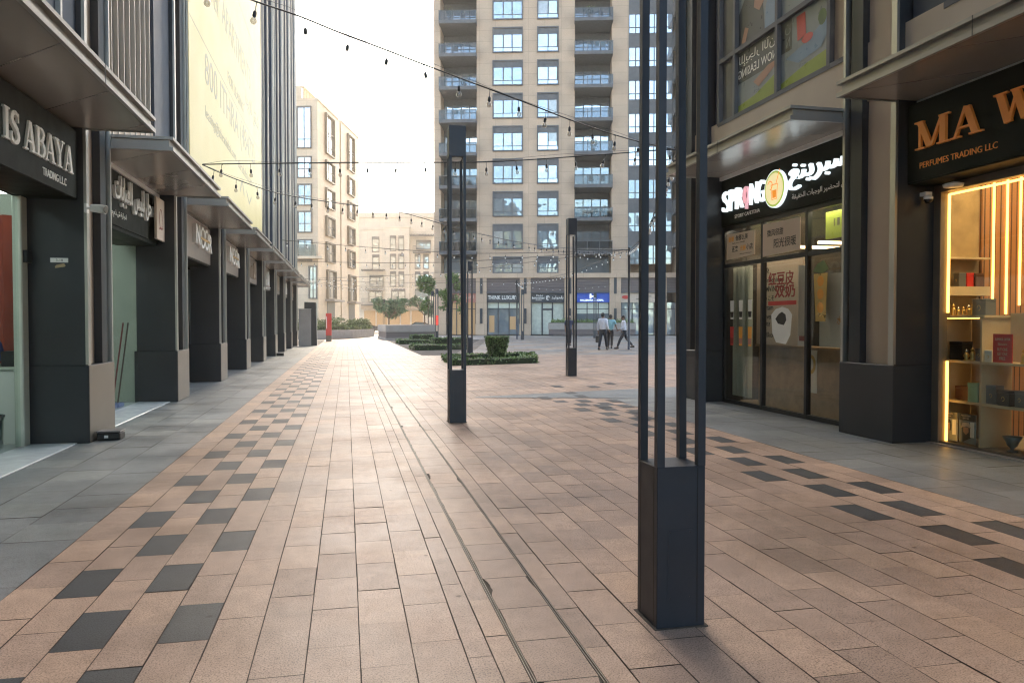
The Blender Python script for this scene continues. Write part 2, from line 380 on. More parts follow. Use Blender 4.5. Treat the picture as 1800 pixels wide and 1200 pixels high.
def write(mb, body, org, right, up, w=None, h=None, bold=0.0, depth=0.004, align=0.0, mirror=False):
    """letters in the plane (right, up) with lower-left corner org, fitted to width w and height h"""
    vs, fs = text_geo(body, bold, 0.5)
    if not vs: return
    xs = [v[0] for v in vs]; ys = [v[1] for v in vs]
    x0, x1, y0, y1 = min(xs), max(xs), min(ys), max(ys)
    kx = w / (x1 - x0) if w else None; ky = h / (y1 - y0) if h else None
    kx = kx or ky; ky = ky or kx
    rt = Vector(right).normalized(); u = Vector(up).normalized(); n = rt.cross(u); org = Vector(org)
    W = (x1 - x0) * kx
    P = []
    for x, y, z in vs:
        a = (x - x0) * kx - align * W
        if mirror: a = W - (x - x0) * kx
        P.append(org + rt * a + u * ((y - y0) * ky) + n * (depth * (z + 0.5)))
    mb.add(P, fs)
def stroke(pts, ws):
    n = len(pts); L = []; Rr = []
    for i, p in enumerate(pts):
        a = pts[max(i - 1, 0)]; b = pts[min(i + 1, n - 1)]
        dx, dy = b[0] - a[0], b[1] - a[1]; l = math.hypot(dx, dy) or 1; nx, ny = -dy / l, dx / l; h = ws[i] / 2
        L.append((p[0] + nx * h, p[1] + ny * h)); Rr.append((p[0] - nx * h, p[1] - ny * h))
    return [[L[i], L[i + 1], Rr[i + 1], Rr[i]] for i in range(n - 1)]
def arc(cx, cy, rx, ry, a0, a1, n=10): return [(cx + rx * math.cos(R(a0 + (a1 - a0) * i / n)), cy + ry * math.sin(R(a0 + (a1 - a0) * i / n))) for i in range(n + 1)]
def seg(x0, y0, x1, y1, wd): return stroke([(x0, y0), (x1, y1)], [wd, wd])
def rect(x0, y0, x1, y1): return [[(x0, y0), (x1, y0), (x1, y1), (x0, y1)]]
def serif_glyph(ch):
    """quads of a roman letter of height 1; returns (quads, advance)"""
    T, t, s = 0.17, 0.07, 0.055
    if ch == 'I': return rect(.11, 0.02, .11 + T, .98) + rect(.02, 0, .37, s) + rect(.02, 1 - s, .37, 1), .40
    if ch == 'A': return seg(.12, .02, .39, 1, t) + seg(.66, .02, .42, .97, T) + rect(.2, .28, .58, .28 + t) + rect(0, 0, .27, s) + rect(.5, 0, .84, s), .80
    if ch == 'B':
        a = arc(.36, .76, .22, .21, 90, -90); b = arc(.38, .28, .27, .25, 90, -90)
        wv = [t + (T - t) * math.sin(math.pi * i / 10) for i in range(11)]
        return rect(.1, .02, .1 + T, .98) + rect(.02, 0, .38, s) + rect(.02, 1 - s, .36, 1) + rect(.2, .5, .38, .5 + t) + stroke(a, wv) + stroke(b, wv), .70
    if ch == 'Y': return seg(.14, .98, .4, .44, T) + seg(.68, .98, .43, .48, t) + rect(.32, .02, .32 + T, .5) + rect(.2, 0, .6, s) + rect(0, 1 - s, .34, 1) + rect(.54, 1 - s, .82, 1), .78
    if ch == 'S':
        p = arc(.3, .74, .2, .22, 25, 180, 8) + [(.14, .63), (.3, .52), (.42, .42)] + arc(.28, .25, .22, .23, 20, -165, 9)
        return stroke(p, [t + (T - t) * math.sin(math.pi * i / (len(p) - 1)) ** .7 for i in range(len(p))]) + rect(.45, .68, .52, .98) + rect(.04, .02, .11, .32), .60
    if ch == 'M': return rect(.12, .02, .12 + t, .98) + seg(.16, .96, .45, .02, T) + seg(.5, .06, .78, .96, t) + rect(.74, .02, .74 + T, .98) + rect(.02, 0, .3, s) + rect(.66, 0, 1.0, s) + rect(.0, 1 - s, .26, 1) + rect(.7, 1 - s, 1.0, 1), 1.04
    if ch == 'W': return seg(.14, .98, .34, .02, T) + seg(.36, .06, .55, .98, t) + seg(.5, .98, .72, .02, T) + seg(.74, .06, .95, .98, t) + rect(0, 1 - s, .32, 1) + rect(.4, 1 - s, .68, 1) + rect(.82, 1 - s, 1.1, 1), 1.1
    return [], .35
def serif_write(mb, body, org, right, up, h, w=None, depth=0.03):
    q = []; x = 0
    for ch in body:
        g, a = serif_glyph(ch); q += [[(p[0] + x, p[1]) for p in k] for k in g]; x += a
    kx = (w / x) if w else h
    rt = Vector(right).normalized(); u = Vector(up).normalized(); n = rt.cross(u); org = Vector(org)
    for i, k in enumerate(q):
        ar = sum(k[j][0] * k[(j + 1) % 4][1] - k[(j + 1) % 4][0] * k[j][1] for j in range(4))
        if ar < 0: k = k[::-1]
        d = depth + (i % 7) * 0.0006
        lo = [org + rt * (p[0] * kx) + u * (p[1] * h) for p in k]; hi = [p + n * d for p in lo]
        mb.add(lo + hi, [(4, 5, 6, 7), (0, 1, 5, 4), (1, 2, 6, 5), (2, 3, 7, 6), (3, 0, 4, 7), (3, 2, 1, 0)])

# ------------------------------------------------------------------ ground
def wsheet(name, x0, x1, y0, y1, z, m): 
    b = MB(); b.box(x0, x1, y0, y1, z - 0.02, z); return setting(name, b, m)
wsheet('ground', -400, 400, -300, 600, -0.045, 'plaza')
wsheet('road', -120, 160, 92, 112, -0.030, 'asphalt')
wsheet('bedding', -3.4, 16, -3, 60, -0.007, 'grout')

class Tiles:
    def __init__(s): s.mb = MB(); s.t = []
    def poly(s, pts, mi=0, tint=None):
        s.mb.m = mi; s.mb.face(pts); s.t.append(rnd.betavariate(2.2, 2.2) if tint is None else tint)
    def tile(s, x0, x1, y0, y1, mi=0, gap=0.0019, tilt=1.0):
        a, b = rnd.gauss(0, 0.0022) * tilt, rnd.gauss(0, 0.0022) * tilt; h = rnd.uniform(-0.0012, 0.0012) * tilt
        cx, cy = (x0 + x1) / 2, (y0 + y1) / 2; g = gap * rnd.uniform(0.7, 1.5)
        s.poly([(x, y, h + a * (x - cx) + b * (y - cy)) for x, y in ((x0 + g * 1.3, y0 + g), (x1 - g * 1.3, y0 + g), (x1 - g * 1.3, y1 - g), (x0 + g * 1.3, y1 - g))], mi)
    def build(s, name, ms, kind='structure', rz=0, loc=(0, 0, 0)):
        o = s.mb.build(name, ms); at = o.data.attributes.new('tint', 'FLOAT', 'FACE'); at.data.foreach_set('value', s.t)
        o.location = loc; o.rotation_euler = (0, 0, rz)
        return tag(o, kind=kind)
L = 0.4235
def fill(T, x0, x1, y0, y1, phase, black=None, mi=0):
    j = math.floor((y0 - phase) / L)
    while phase + j * L < y1:
        a, b = max(y0, phase + j * L), min(y1, phase + (j + 1) * L)
        if b - a > 0.03: T.tile(x0, x1, a, b, 1 if (black is not None and j % 3 == black) else mi)
        j += 1
T = Tiles()
YF = 62.0
xs = [-1.59, -1.36, -1.16, -0.96, -0.76, -0.56, -0.36, -0.158, 0.046, 0.25, 0.452, 0.553, 0.652]
ph = {1: 3.94, 2: 3.30, 3: 3.94, 4: 3.30}
for i in range(len(xs) - 1):
    x0, x1 = xs[i], xs[i + 1]
    if i in ph: fill(T, x0, x1, 0.6, YF, ph[i], 0)
    elif i == 0: fill(T, x0, x1, 0.6, YF, 3.6 + 0.1)
    else: fill(T, x0, x1, 0.6, YF, 3.30 + (0.5 * L if i % 2 else 0) + rnd.uniform(-.03, .03))
def ragged(x0, x1, y0, y1, amt):
    """a broken slab between the drain slots"""
    n = 18; P = []
    def edge(m):
        c0, w0 = rnd.random(), rnd.uniform(.12, .5)
        return [max(0, m * (1 - ((i / n - c0) / w0) ** 2)) * rnd.uniform(.6, 1) for i in range(n + 1)]
    a, c = edge(amt), edge(amt * .5)
    P += [(x0 + 0.004 + a[i], y0 + 0.003 + (y1 - y0 - 0.006) * i / n, 0) for i in range(n, -1, -1)]
    P += [(x1 - 0.004 - c[i], y0 + 0.003 + (y1 - y0 - 0.006) * i / n, 0) for i in range(n + 1)]
    T.poly(P, 0, rnd.uniform(0.2, 0.7))
y = 0.6
while y < 27.4:
    l = rnd.choice((0.42, 0.42, 0.30, 0.13, 0.42, 0.36)); ragged(0.667, 0.907, y, min(y + l, 27.4), 0.026 if rnd.random() < .35 else 0.004); y += l
fill(T, 0.664, 0.921, 27.6, YF, 3.3)
xr = [0.921, 1.03] + [1.03 + 0.2118 * i for i in range(1, 12)] + [3.565, 3.77, 3.975, 4.18, 4.40]
phr = {12: (4.38, 0), 13: (5.03, 0), 14: (4.40, 0), 15: (5.05, 0)}
for i in range(len(xr) - 1):
    x0, x1 = xr[i], xr[i + 1]
    top = YF if x1 < 3.0 else 30.5
    if i in phr:
        fill(T, x0, x1, 0.6, 12.3, phr[i][0], 0); fill(T, x0, x1, 12.3, top, phr[i][0])
    else: fill(T, x0, x1, 0.6, top, 3.3 + (0.5 * L if i % 2 else 0) + rnd.uniform(-.03, .03))
for i in range(46):
    fill(T, 4.40 + 0.21 * i, 4.40 + 0.21 * (i + 1), 12.75, 30.5, 3.3 + (0.5 * L if i % 2 else 0))
T.build('street_paving', ['tan', 'black'])
Tg = Tiles()
for i in range(5):
    fill(Tg, -1.59 - 0.416 * (i + 1), -1.59 - 0.416 * i, -1, 46.5, 4.16 + (0.5 * L if i % 2 else 0))
for i in range(5):
    fill(Tg, 4.40 + 0.416 * i, 4.40 + 0.416 * (i + 1), -1, 12.75, 4.3 + (0.5 * L if i % 2 else 0))
Tg.build('sidewalk_paving', ['grey'])
# grey crossing band and the dark pavers beside it
Tb = Tiles()
def onpix(P): Tb.poly([(x, y, 0.005) for x, y in P], 0, rnd.uniform(.3, .7))
band = [(2.2, 13.05), (4.9, 12.35), (8.5, 12.3), (8.5, 14.9), (5.2, 14.05), (2.2, 13.2)]
Tb.poly([(x, y, 0.0055) for x, y in band], 0, 0.5)
for x, y in ((4.2, 15.0), (4.9, 14.75), (3.35, 12.75), (4.05, 13.55), (4.05, 12.9), (3.85, 12.1), (3.9, 11.3), (4.35, 12.0), (4.25, 11.25), (4.15, 10.5), (4.0, 9.8), (5.5, 15.5)):
    Tb.poly([(x - .1, y - .2, 0.0075), (x + .1, y - .2, 0.0075), (x + .1, y + .2, 0.0075), (x - .1, y + .2, 0.0075)], 1)
Tb.build('crossing_band', ['grey', 'black'])
# striped plaza
Ts = Tiles()
for r_ in range(-2, 64):
    for c_ in range(0, 32):
        xx = c_ * 1.27 + (0.635 if r_ % 2 else 0); yy = r_ * 0.6
        dk = (r_ % 4 in (0, 1)) and ((c_ + r_ // 2) % 3 != 0) or (c_ * 7 + r_ * 13) % 11 == 0
        Ts.tile(xx, xx + 1.27, yy, yy + 0.6, 1 if dk else 0, 0.004)
Ts.build('plaza_paving', ['pale', 'grey'], rz=R(-12), loc=(4.4, 31.6, 0.004))
# drain slots: two steel edged slots and the end channel
dr = MB()
for x in (0.6535, 0.9065):
    for o_ in (0, 0.0105):
        dr.box(x + o_, x + o_ + 0.0035, 0.6, 27.5, -0.006, 0.0012)
dr.box(-0.2, 3.0, 27.5, 27.515, -0.006, 0.003)
dr.box(-0.2, 3.0, 27.55, 27.565, -0.006, 0.003)
setting('drain_channel', dr, 'brushed')
th = MB()
for a, b in ((5.6, 8.99), (9.93, 13.43)): th.box(-3.34, -2.84, a, b, -0.006, 0.012, 0.004)
setting('threshold', th, 'marble')

# ------------------------------------------------------------------ shop rows either side of the street
PIT = 4.43
def shop_row(name, label, f, s, ys, y_lo, y_hi, H, zc, steel, deep):
    """pillars with plinths every 4.43 m, canopies between; f face plane, s direction into the building"""
    T = Th(name, label, 'building', (f, ys[0], 0))
    X = lambda d: f + s * d
    p = ys
    for i, y in enumerate(p):
        b = MB()
        b.box(X(0.0), X(0.66), y, y + 0.92, 0, 0.84, 0.006)
        pl = T.part('plinth', b, 'dark')
        if steel:
            b = MB(); b.box(X(-0.004), X(0.0), y + 0.01, y + 0.915, 0.012, 0.835); T.part('steel_face', b, 'brushed', pl)
        b = MB()
        b.box(X(0.12), X(0.62), y + 0.004, y + 0.90, 0.84, H, 0.0)
        co = T.part('pillar', b, 'creampanel')
        b = MB(); b.box(X(0.03), X(0.62), y, y + 0.0025, 0.84, H); b.box(X(0.035), X(0.12), y + 0.60, y + 0.80, 0.84, H); T.part('cladding', b, 'dark', co)
        b = MB(); b.box(X(0.0), X(0.12), y + 0.0035, y + 0.085, 0.843, H); b.box(X(0.0), X(0.12), y + 0.86, y + 0.90, 0.843, H)
        T.part('metal_fin', b, 'silver', co)
        b = MB(); b.box(X(0.008), X(0.6), y - 0.003, y + 0.0, 0.845, 0.853); T.part('joint', b, 'black_metal', co)
    # canopies
    for i in range(len(p)):
        a = p[i] + 0.93; e = p[i] + PIT + (0.02 if i + 1 < len(p) else -0.6)
        if i == len(p) - 1 and s > 0: continue
        if i == len(p) - 1: e = p[i] + 1.6
        canopy(T, X, a, e, zc)
    a = p[0] - PIT + 0.93; canopy(T, X, a, p[0] + 0.12 if s < 0 else p[0] + 0.02, zc)
    # upper wall and slab behind
    b = MB(); b.box(X(0.42), X(deep), y_lo, y_hi, zc + 0.15, H); T.part('wall', b, 'navy')
    b = MB(); b.box(X(0.10), X(0.415), y_lo, y_hi - 0.02, zc + 0.155, zc + 0.82); T.part('cream_band', b, 'creampanel')
    b = MB(); b.box(X(0.1), X(deep), y_lo, y_hi, H, H + 0.5); T.part('parapet', b, 'frame')
    b = MB(); b.box(X(0.25), X(4.5), y_lo, y_hi, zc - 0.06, zc + 0.1); T.part('ceiling', b, 'white')
    return T, X
def canopy(T, X, a, e, zc):
    b = MB(); b.box(X(-0.655), X(0.30), a, e, zc, zc + 0.012)
    c = T.part('canopy', b, 'canopy')
    b = MB()
    b.box(X(-0.69), X(-0.655), a - 0.03, e + 0.03, zc - 0.012, zc + 0.035)
    b.box(X(-0.64), X(-0.60), a, e, zc + 0.035, zc + 0.12)
    b.box(X(-0.69), X(-0.50), a - 0.03, e + 0.03, zc + 0.12, zc + 0.155)
    b.box(X(-0.655), X(0.02), a - 0.031, a, zc - 0.012, zc + 0.035); b.box(X(-0.62), X(0.02), a + 0.005, a + 0.03, zc + 0.035, zc + 0.12); b.box(X(-0.50), X(0.02), a - 0.03, a + 0.08, zc + 0.12, zc + 0.154)
    b.box(X(-0.655), X(0.02), e, e + 0.031, zc - 0.012, zc + 0.035); b.box(X(-0.50), X(0.02), e - 0.08, e + 0.03, zc + 0.12, zc + 0.154)
    b.box(X(-0.50), X(0.08), a + 0.08, e - 0.08, zc + 0.10, zc + 0.145)
    n = max(2, int((e - a) / 1.2))
    T.part('edge_beam', b, 'canopyedge', c)
    b = MB()
    for i in range(1, n): 
        y = a + (e - a) * i / n; b.box(X(-0.6925), X(-0.69), y - 0.005, y + 0.005, zc - 0.012, zc + 0.155)
    T.part('joint', b, 'black_metal', c)

ysL = [9.0 + PIT * i for i in range(-1, 9)]
LB, XL = shop_row('shop_building', 'long charcoal shop building with steel plinths and canopies on the left', -2.72, -1, ysL, -12, 45.6, 24.0, 3.385, True, 11.0)
ysR = [7.14 - PIT, 7.14, 11.57]
RB, XR = shop_row('shop_building', 'charcoal shop building with lit cafeteria and perfume shop on the right of the street', 5.75, 1, ysR, -12, 12.55, 22.0, 3.68, False, 11.0)

# left upper facade
def yb(k): return 9.92 + PIT * k, 13.43 + PIT * k
a, e = yb(0)
b = MB(); b.box(XL(0.15), XL(0.416), a + .03, 12.38, 4.2, 24); T_ = LB.part('louvre_backing', b, 'creampanel')
for i in range(9):
    y = a + 0.12 + i * 0.27; b = MB(); b.box(XL(0.09), XL(0.148), y, y + 0.022, 3.56, 24); LB.part('fin', b, 'silver', T_)
b = MB(); b.box(XL(0.08), XL(0.416), 12.4, 13.41, 3.56, 24); LB.part('facade_panel', b, 'navy')
b = MB(); b.box(XL(0.08), XL(0.416), 5.5, 8.98, 3.56, 24); LB.part('facade_panel', b, 'navy')
b = MB()
for y in (6.6, 7.75, 8.4): b.box(XL(0.03), XL(0.079), y, y + .05, 3.56, 24)
LB.part('fin', b, 'silver')
for k in range(4, 9):
    a, e = yb(k); e = min(e, 45.5)
    if e - a < .8: continue
    n = 2; wd = (e - a) / n
    for i in range(n):
        ya, ye = a + wd * i, a + wd * (i + 1)
        b = MB(); b.box(XL(0.35), XL(0.416), ya, ye, 3.6, 24); g_ = LB.part('window', b, 'pane_w')
        b = MB(); b.box(XL(0.06), XL(0.349), ye - 0.22, ye - 0.01, 3.57, 24)
        for z in (3.56, 6.95, 10.35, 13.75, 17.15, 20.55): b.box(XL(0.22), XL(0.349), ya, ye - 0.22, z, z + 0.55)
        b.box(XL(0.30), XL(0.349), ya + .8, ya + .86, 4.1, 24)
        LB.part('mullion', b, 'navy', g_)
        b = MB(); b.box(XL(0.02), XL(0.0595), ye - 0.05, ye - 0.012, 3.57, 24); b.box(XL(0.02), XL(0.0595), ye - 0.22, ye - 0.18, 3.57, 24); LB.part('fin', b, 'silver', g_)
for k in range(-3, 1):      # bays behind the camera, same system
    a, e = yb(k - 1)
    b = MB(); b.box(XL(0.35), XL(0.416), a - .02, e - .6, 4.3, 12); LB.part('window', b, 'pane_w') if k < 0 else None

# left ground floor
b = MB(); b.box(XL(0.6), XL(11), -12, 5.4, 0, 3.32); b.box(XL(0.85), XL(11), 14.4, 45.5, 0, 3.32); b.box(XL(4.6), XL(11), 5.4, 14.4, 0, 3.32)
LB.part('ground_wall', b, 'dark')
b = MB(); b.box(XL(0.66), XL(4.6), 9.45, 9.6, 0, 3.3); b.box(XL(0.66), XL(4.6), 13.6, 13.75, 0, 3.3); b.box(XL(4.55), XL(4.6), 5.4, 14.4, 0, 3.3)
b.box(XL(0.66), XL(4.6), 5.45, 5.6, 0, 3.3)
LB.part('partition', b, 'greenwhite')
b = MB(); b.box(XL(0.5), XL(4.6), 5.6, 9.45, 0.0, 0.008); b.box(XL(0.5), XL(4.6), 9.6, 13.6, 0.0, 0.008); LB.part('shop_floor', b, 'marble')
for (a, e) in ((5.5, 8.82), (9.93, 13.42)):
    b = MB(); b.box(XL(0.60), XL(0.612), a, e, 0.02, 2.62); g_ = LB.part('shop_glass', b, 'glass')
    b = MB()
    for y in ((7.2,) if a < 9 else (11.9,)): b.box(XL(0.595), XL(0.617), y - .006, y + .006, .02, 2.62)
    b.box(XL(0.59), XL(0.62), a, e, 2.62, 2.68)
    LB.part('frame', b, 'frame_d', g_)
b = MB(); b.box(XL(0.57), XL(0.66), 8.83, 8.985, 0.0, 2.62, 0.01); LB.part('door_jamb', b, 'greenwhite')
b = MB(); b.tube([(XL(0.56), 8.1, 0.82), (XL(0.56), 8.1, 1.42)], 0.016, 10); b.tube([(XL(0.60), 8.1, 0.92), (XL(0.56), 8.1, 0.92)], .008); b.tube([(XL(0.60), 8.1, 1.32), (XL(0.56), 8.1, 1.32)], .008)
LB.part('door_handle', b, 'gold')
b = MB(); b.box(XL(0.53), XL(0.66), 8.86, 8.99, 1.93, 2.06, .006); LB.part('door_closer', b, 'black_metal')
b = MB(); b.box(XL(0.1), XL(0.66), 5.5, 8.995, 2.62, 3.32)
for k in range(0, 9):
    a, e = yb(k); b.box(XL(0.30 if k < 1 else .22), XL(0.9), a, min(e, 45.4), 2.53 if k else 2.55, 3.33)
LB.part('fascia', b, 'signdark')
for k in range(1, 8):       # dark glazed doors of the further shops
    a, e = yb(k); b = MB(); b.box(XL(0.80), XL(0.848), a + .1, e - .1, 0.03, 2.5); g_ = LB.part('shop_glass', b, 'pane_d')
    b = MB(); b.box(XL(0.78), XL(0.80), a + .05, a + .12, 0, 2.52); b.box(XL(0.78), XL(0.80), (a + e) / 2 - .03, (a + e) / 2 + .03, 0, 2.52); b.box(XL(0.78), XL(0.80), e - .12, e - .05, 0, 2.52); LB.part('frame', b, 'frame_d', g_)
b = MB(); b.lathe((-3.51, 8.9, 2.66), [(0.0, .0), (.11, 0.0), (.11, .03), (.02, .05), (.015, .3)], 16); LB.part('ceiling_lamp_or_fill', b, 'led_c')
b = MB(); b.box(XL(1.6), XL(2.2), 10.8, 12.4, 3.28, 3.3); LB.part('ceiling_lamp_or_fill', b, 'led_c')
b = MB(); b.box(XL(1.6), XL(2.2), 6.4, 8.0, 3.28, 3.3); LB.part('ceiling_lamp_or_fill', b, 'led_c')

# right upper facade: framed glazing and panels between the pillars
def glz(y0, y1, m, z0=4.5, z1=21.9):
    b = MB(); b.box(XR(0.16), XR(0.416), y0, y1, z0, z1); return RB.part('glazing', b, m)
for y0, y1, m in ((8.10, 8.44, 'creampanel'), (8.50, 9.62, 'slate'), (9.70, 10.80, 'slate'), (10.86, 11.30, 'slate'), (11.34, 11.55, 'navy'), (3.7, 4.1, 'navy'), (4.2, 5.35, 'slate'), (5.4, 6.1, 'slate'), (6.15, 6.5, 'frame_d'), (6.55, 7.1, 'navy')):
    glz(y0, y1, m)
b = MB()
for y in (8.44, 9.62, 10.80, 11.30, 4.1, 5.35, 6.1): b.box(XR(0.09), XR(0.159), y, y + 0.065, 4.46, 21.8)
for z in (4.43, 5.42, 8.2, 9.2, 12.0, 13.0, 16, 17, 20): b.box(XR(0.092), XR(0.158), 8.10, 11.34, z + .002, z + 0.067); b.box(XR(0.092), XR(0.158), 3.7, 6.6, z + .002, z + 0.067)
RB.part('window_frame', b, 'frame')
for k in (0, 1):
    pass
# right ground floor shells
b = MB(); b.box(XR(0.6), XR(11), -12, 3.6, 0, 3.6); b.box(XR(4.2), XR(11), 3.6, 12.5, 0, 3.6); b.box(XR(0.66), XR(11), 11.75, 12.5, 0, 3.62)
RB.part('ground_wall', b, 'dark')
b = MB(); b.box(XR(0.62), XR(4.2), 7.3, 7.9, 0, 3.6); RB.part('partition', b, 'stone')
b = MB(); b.box(XR(0.15), XR(0.6), 3.6, 7.138, 2.78, 3.62); RB.part('fascia', b, 'signdark')
b = MB(); b.box(XR(0.30), XR(0.6), 8.06, 11.566, 2.86, 3.62); RB.part('fascia', b, 'signdark')
b = MB(); b.box(XR(0.42), XR(4.2), 3.6, 11.7, 0.0, 0.01); RB.part('shop_floor', b, 'concrete')
# perfume shop frame and glass
b = MB(); b.box(XR(0.48), XR(0.58), 7.04, 7.138, 0, 2.78); b.box(XR(0.48), XR(0.58), 3.6, 7.04, 2.70, 2.78); b.box(XR(0.50), XR(0.56), 3.6, 7.04, 0.0, 0.03); fr_ = RB.part('shopfront_frame', b, 'bronze')
b = MB(); b.box(XR(0.52), XR(0.532), 3.6, 7.04, 0.03, 2.70); RB.part('shop_glass', b, 'glass', fr_)
# cafeteria frame and tinted glass
b = MB()
for y in (8.06, 9.21, 10.34, 11.50): b.box(XR(0.32), XR(0.39), y, y + 0.055, 0.0, 2.86)
for z in (0.0, 2.20, 2.80): b.box(XR(0.325), XR(0.385), 8.06, 11.555, z, z + 0.06)
fr_ = RB.part('shopfront_frame', b, 'black_metal')
for y0, y1 in ((8.115, 9.21), (9.265, 10.34), (10.395, 11.50)):
    for z0, z1 in ((0.06, 2.20), (2.26, 2.80)):
        b = MB(); b.box(XR(0.35), XR(0.36), y0, y1, z0, z1); RB.part('pane', b, 'glass_r', fr_)

# ------------------------------------------------------------------ apartment tower (local frame turned 15.15 degrees)
GR = R(-15.15)
tw = thing('apartment_tower', 'tall beige apartment tower with slate framed windows and stacked balconies over ground floor shops', 'building', (17.407, 80.156, 0), GR)
ZT = 76.0
b = MB(); b.box(-8.4, -7.68, 0, 3, 0, ZT); b.box(-3.79, 6.68, 0, 3, 6.6, ZT); b.box(10.6, 12.34, 0, 3, 6.6, ZT); b.box(-8.4, 30, 3, 22, 0, ZT)
b.build('wall', 'beige', tw)
b = MB(); b.box(-7.68, -3.79, 2.6, 3.0, 6.6, ZT); b.box(6.68, 10.6, 2.6, 3.0, 6.6, ZT); b.build('recess_wall', 'frame', tw)
b = MB(); b.box(-8.5, 30, -0.1, 3, ZT, ZT + 1); b.build('parapet', 'beige', tw)
def t_window(x0, x1, z0, z1, pm):
    f = MB(); t = 0.13
    f.box(x0, x0 + t, -0.16, 0, z0, z1); f.box(x1 - t, x1, -0.16, 0, z0, z1); f.box(x0 + t, x1 - t, -0.16, 0, z1 - t, z1); f.box(x0 + t, x1 - t, -0.16, 0, z0, z0 + t)
    f.box(x0 + t, x1 - t, -0.05, 0, z1 - 0.78, z1 - t)
    n = 3 if x1 - x0 > 2.8 else 2
    for i in range(1, n): xx = x0 + t + (x1 - x0 - 2 * t) * i / n; f.box(xx - 0.04, xx + 0.04, -0.055, 0, z0 + t, z1 - 0.78)
    f.box(x0 + t, x1 - t, -0.05, 0, z0 + 0.53, z0 + 0.60)
    i = n - 1 if n == 2 else 1
    xa = x0 + t + (x1 - x0 - 2 * t) * i / n; xb = xa + (x1 - x0 - 2 * t) / n
    for u in (xa, xb - .09): f.box(u, u + .09, -0.075, 0, z0 + 0.6, z1 - 0.78)
    fo = f.build('window', 'frame', tw)
    p = MB(); p.box(x0 + t, x1 - t, -0.02, 0.0, z0 + t, z1 - 0.78); p.build('pane', pm if rnd.random() < .72 else 'pane_m', fo)
    if rnd.random() < .3:
        p = MB(); i = rnd.randrange(n); xa = x0 + t + (x1 - x0 - 2 * t) * i / n; p.box(xa, xa + (x1 - x0 - 2 * t) / n, -0.024, -0.021, z0 + t + rnd.choice((0, .5, .5, .9)), z1 - 0.78); p.build('blind', 'pane_b', fo)
z = 5.15 + 3.48 * 11
rows = []
while z > 5: rows.append(z); z -= 3.487
for q in range(12):
    z0 = 43.9 - 3.485 * q - 0.33; z1 = z0 + 2.70
    # measured rows: sills 40.56..
    z0 = 5.72 + 3.477 * (11 - q); z1 = z0 + 2.70
    if z0 < 6.2: z0 = 6.62; z1 = 8.41
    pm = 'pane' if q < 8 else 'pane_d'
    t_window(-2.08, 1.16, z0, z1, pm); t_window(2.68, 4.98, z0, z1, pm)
PANES = []
for cx0, cx1 in ((-7.68, -3.79), (6.68, 10.6)):
    for q in range(13):
        zb = 8.55 + 3.477 * (q - 0) + 0.05      # underside of the slab
        if zb > 44: continue
        s_ = MB(); s_.box(cx0 - 0.05, cx1 + 0.05, -1.0, 2.6, zb, zb + 0.36); so_ = s_.build('balcony', 'frame', tw)
        r_ = MB(); r_.box(cx0 - 0.05, cx1 + 0.05, -1.0, -0.97, zb + .36, zb + 1.30); r_.box(cx0 - .05, cx0 - .02, -.97, 0, zb + .36, zb + 1.30); r_.box(cx1 + .02, cx1 + .05, -.97, 0, zb + .36, zb + 1.30)
        ro = r_.build('glass_rail', 'rail', so_)
        h_ = MB(); h_.box(cx0 - 0.07, cx1 + 0.07, -1.03, -0.94, zb + 1.30, zb + 1.36)
        for xx in (cx0 - .04, cx0 + 1.3, cx0 + 2.6, cx1 + .0): h_.box(xx, xx + .05, -1.02, -1.0, zb + .36, zb + 1.30)
        h_.build('handrail', 'frame', so_)
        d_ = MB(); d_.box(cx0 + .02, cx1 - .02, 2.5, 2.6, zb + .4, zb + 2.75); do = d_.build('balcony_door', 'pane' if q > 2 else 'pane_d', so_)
        m_ = MB()
        for i in range(5): xx = cx0 + .02 + (cx1 - cx0 - .14) * i / 4; m_.box(xx, xx + .1, 2.44, 2.5, zb + .38, zb + 2.75)
        m_.box(cx0, cx1, 2.43, 2.5, zb + 2.75, zb + 3.1); m_.box(cx0, cx1, 2.45, 2.5, zb + 1.9, zb + 1.97); m_.build('door_frame', 'frame', do)
for q_ in ((-7.68, -3.79), (6.68, 10.6)):
    s_ = MB(); s_.box(q_[0], q_[1], 2.4, 2.6, 6.6, 8.5); s_.build('glazing', 'pane_d', tw)
# glazed bay on the right and the wing beyond
for q in range(12):
    zb = 6.62 + 3.477 * q
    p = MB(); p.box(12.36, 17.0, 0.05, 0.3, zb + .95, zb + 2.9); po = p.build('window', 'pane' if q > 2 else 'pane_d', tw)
    f = MB(); f.box(12.34, 17.0, 0.0, 0.3, zb + 2.9, zb + 3.477 + .95)
    for xx in (12.34, 13.05, 14.0, 15.0, 15.9, 16.9): f.box(xx, xx + .1, -0.02, .05, zb + .95, zb + 2.9)
    f.box(12.36, 17, -0.01, .05, zb + 1.5, zb + 1.57)
    f.build('frame', 'frame', po)
for q in range(11):
    zb = 9.2 + 3.477 * q
    s_ = MB(); s_.prism([(17.0, -3.6), (19.4, -3.6), (19.4, 0.4), (17.0, 0.4)], 2, zb, zb + 1.5)
    s_.build('balcony', 'frame', tw)
b = MB(); b.box(17.4, 30, -3.2, 3, 0, ZT); b.build('wing_wall', 'beige', tw)
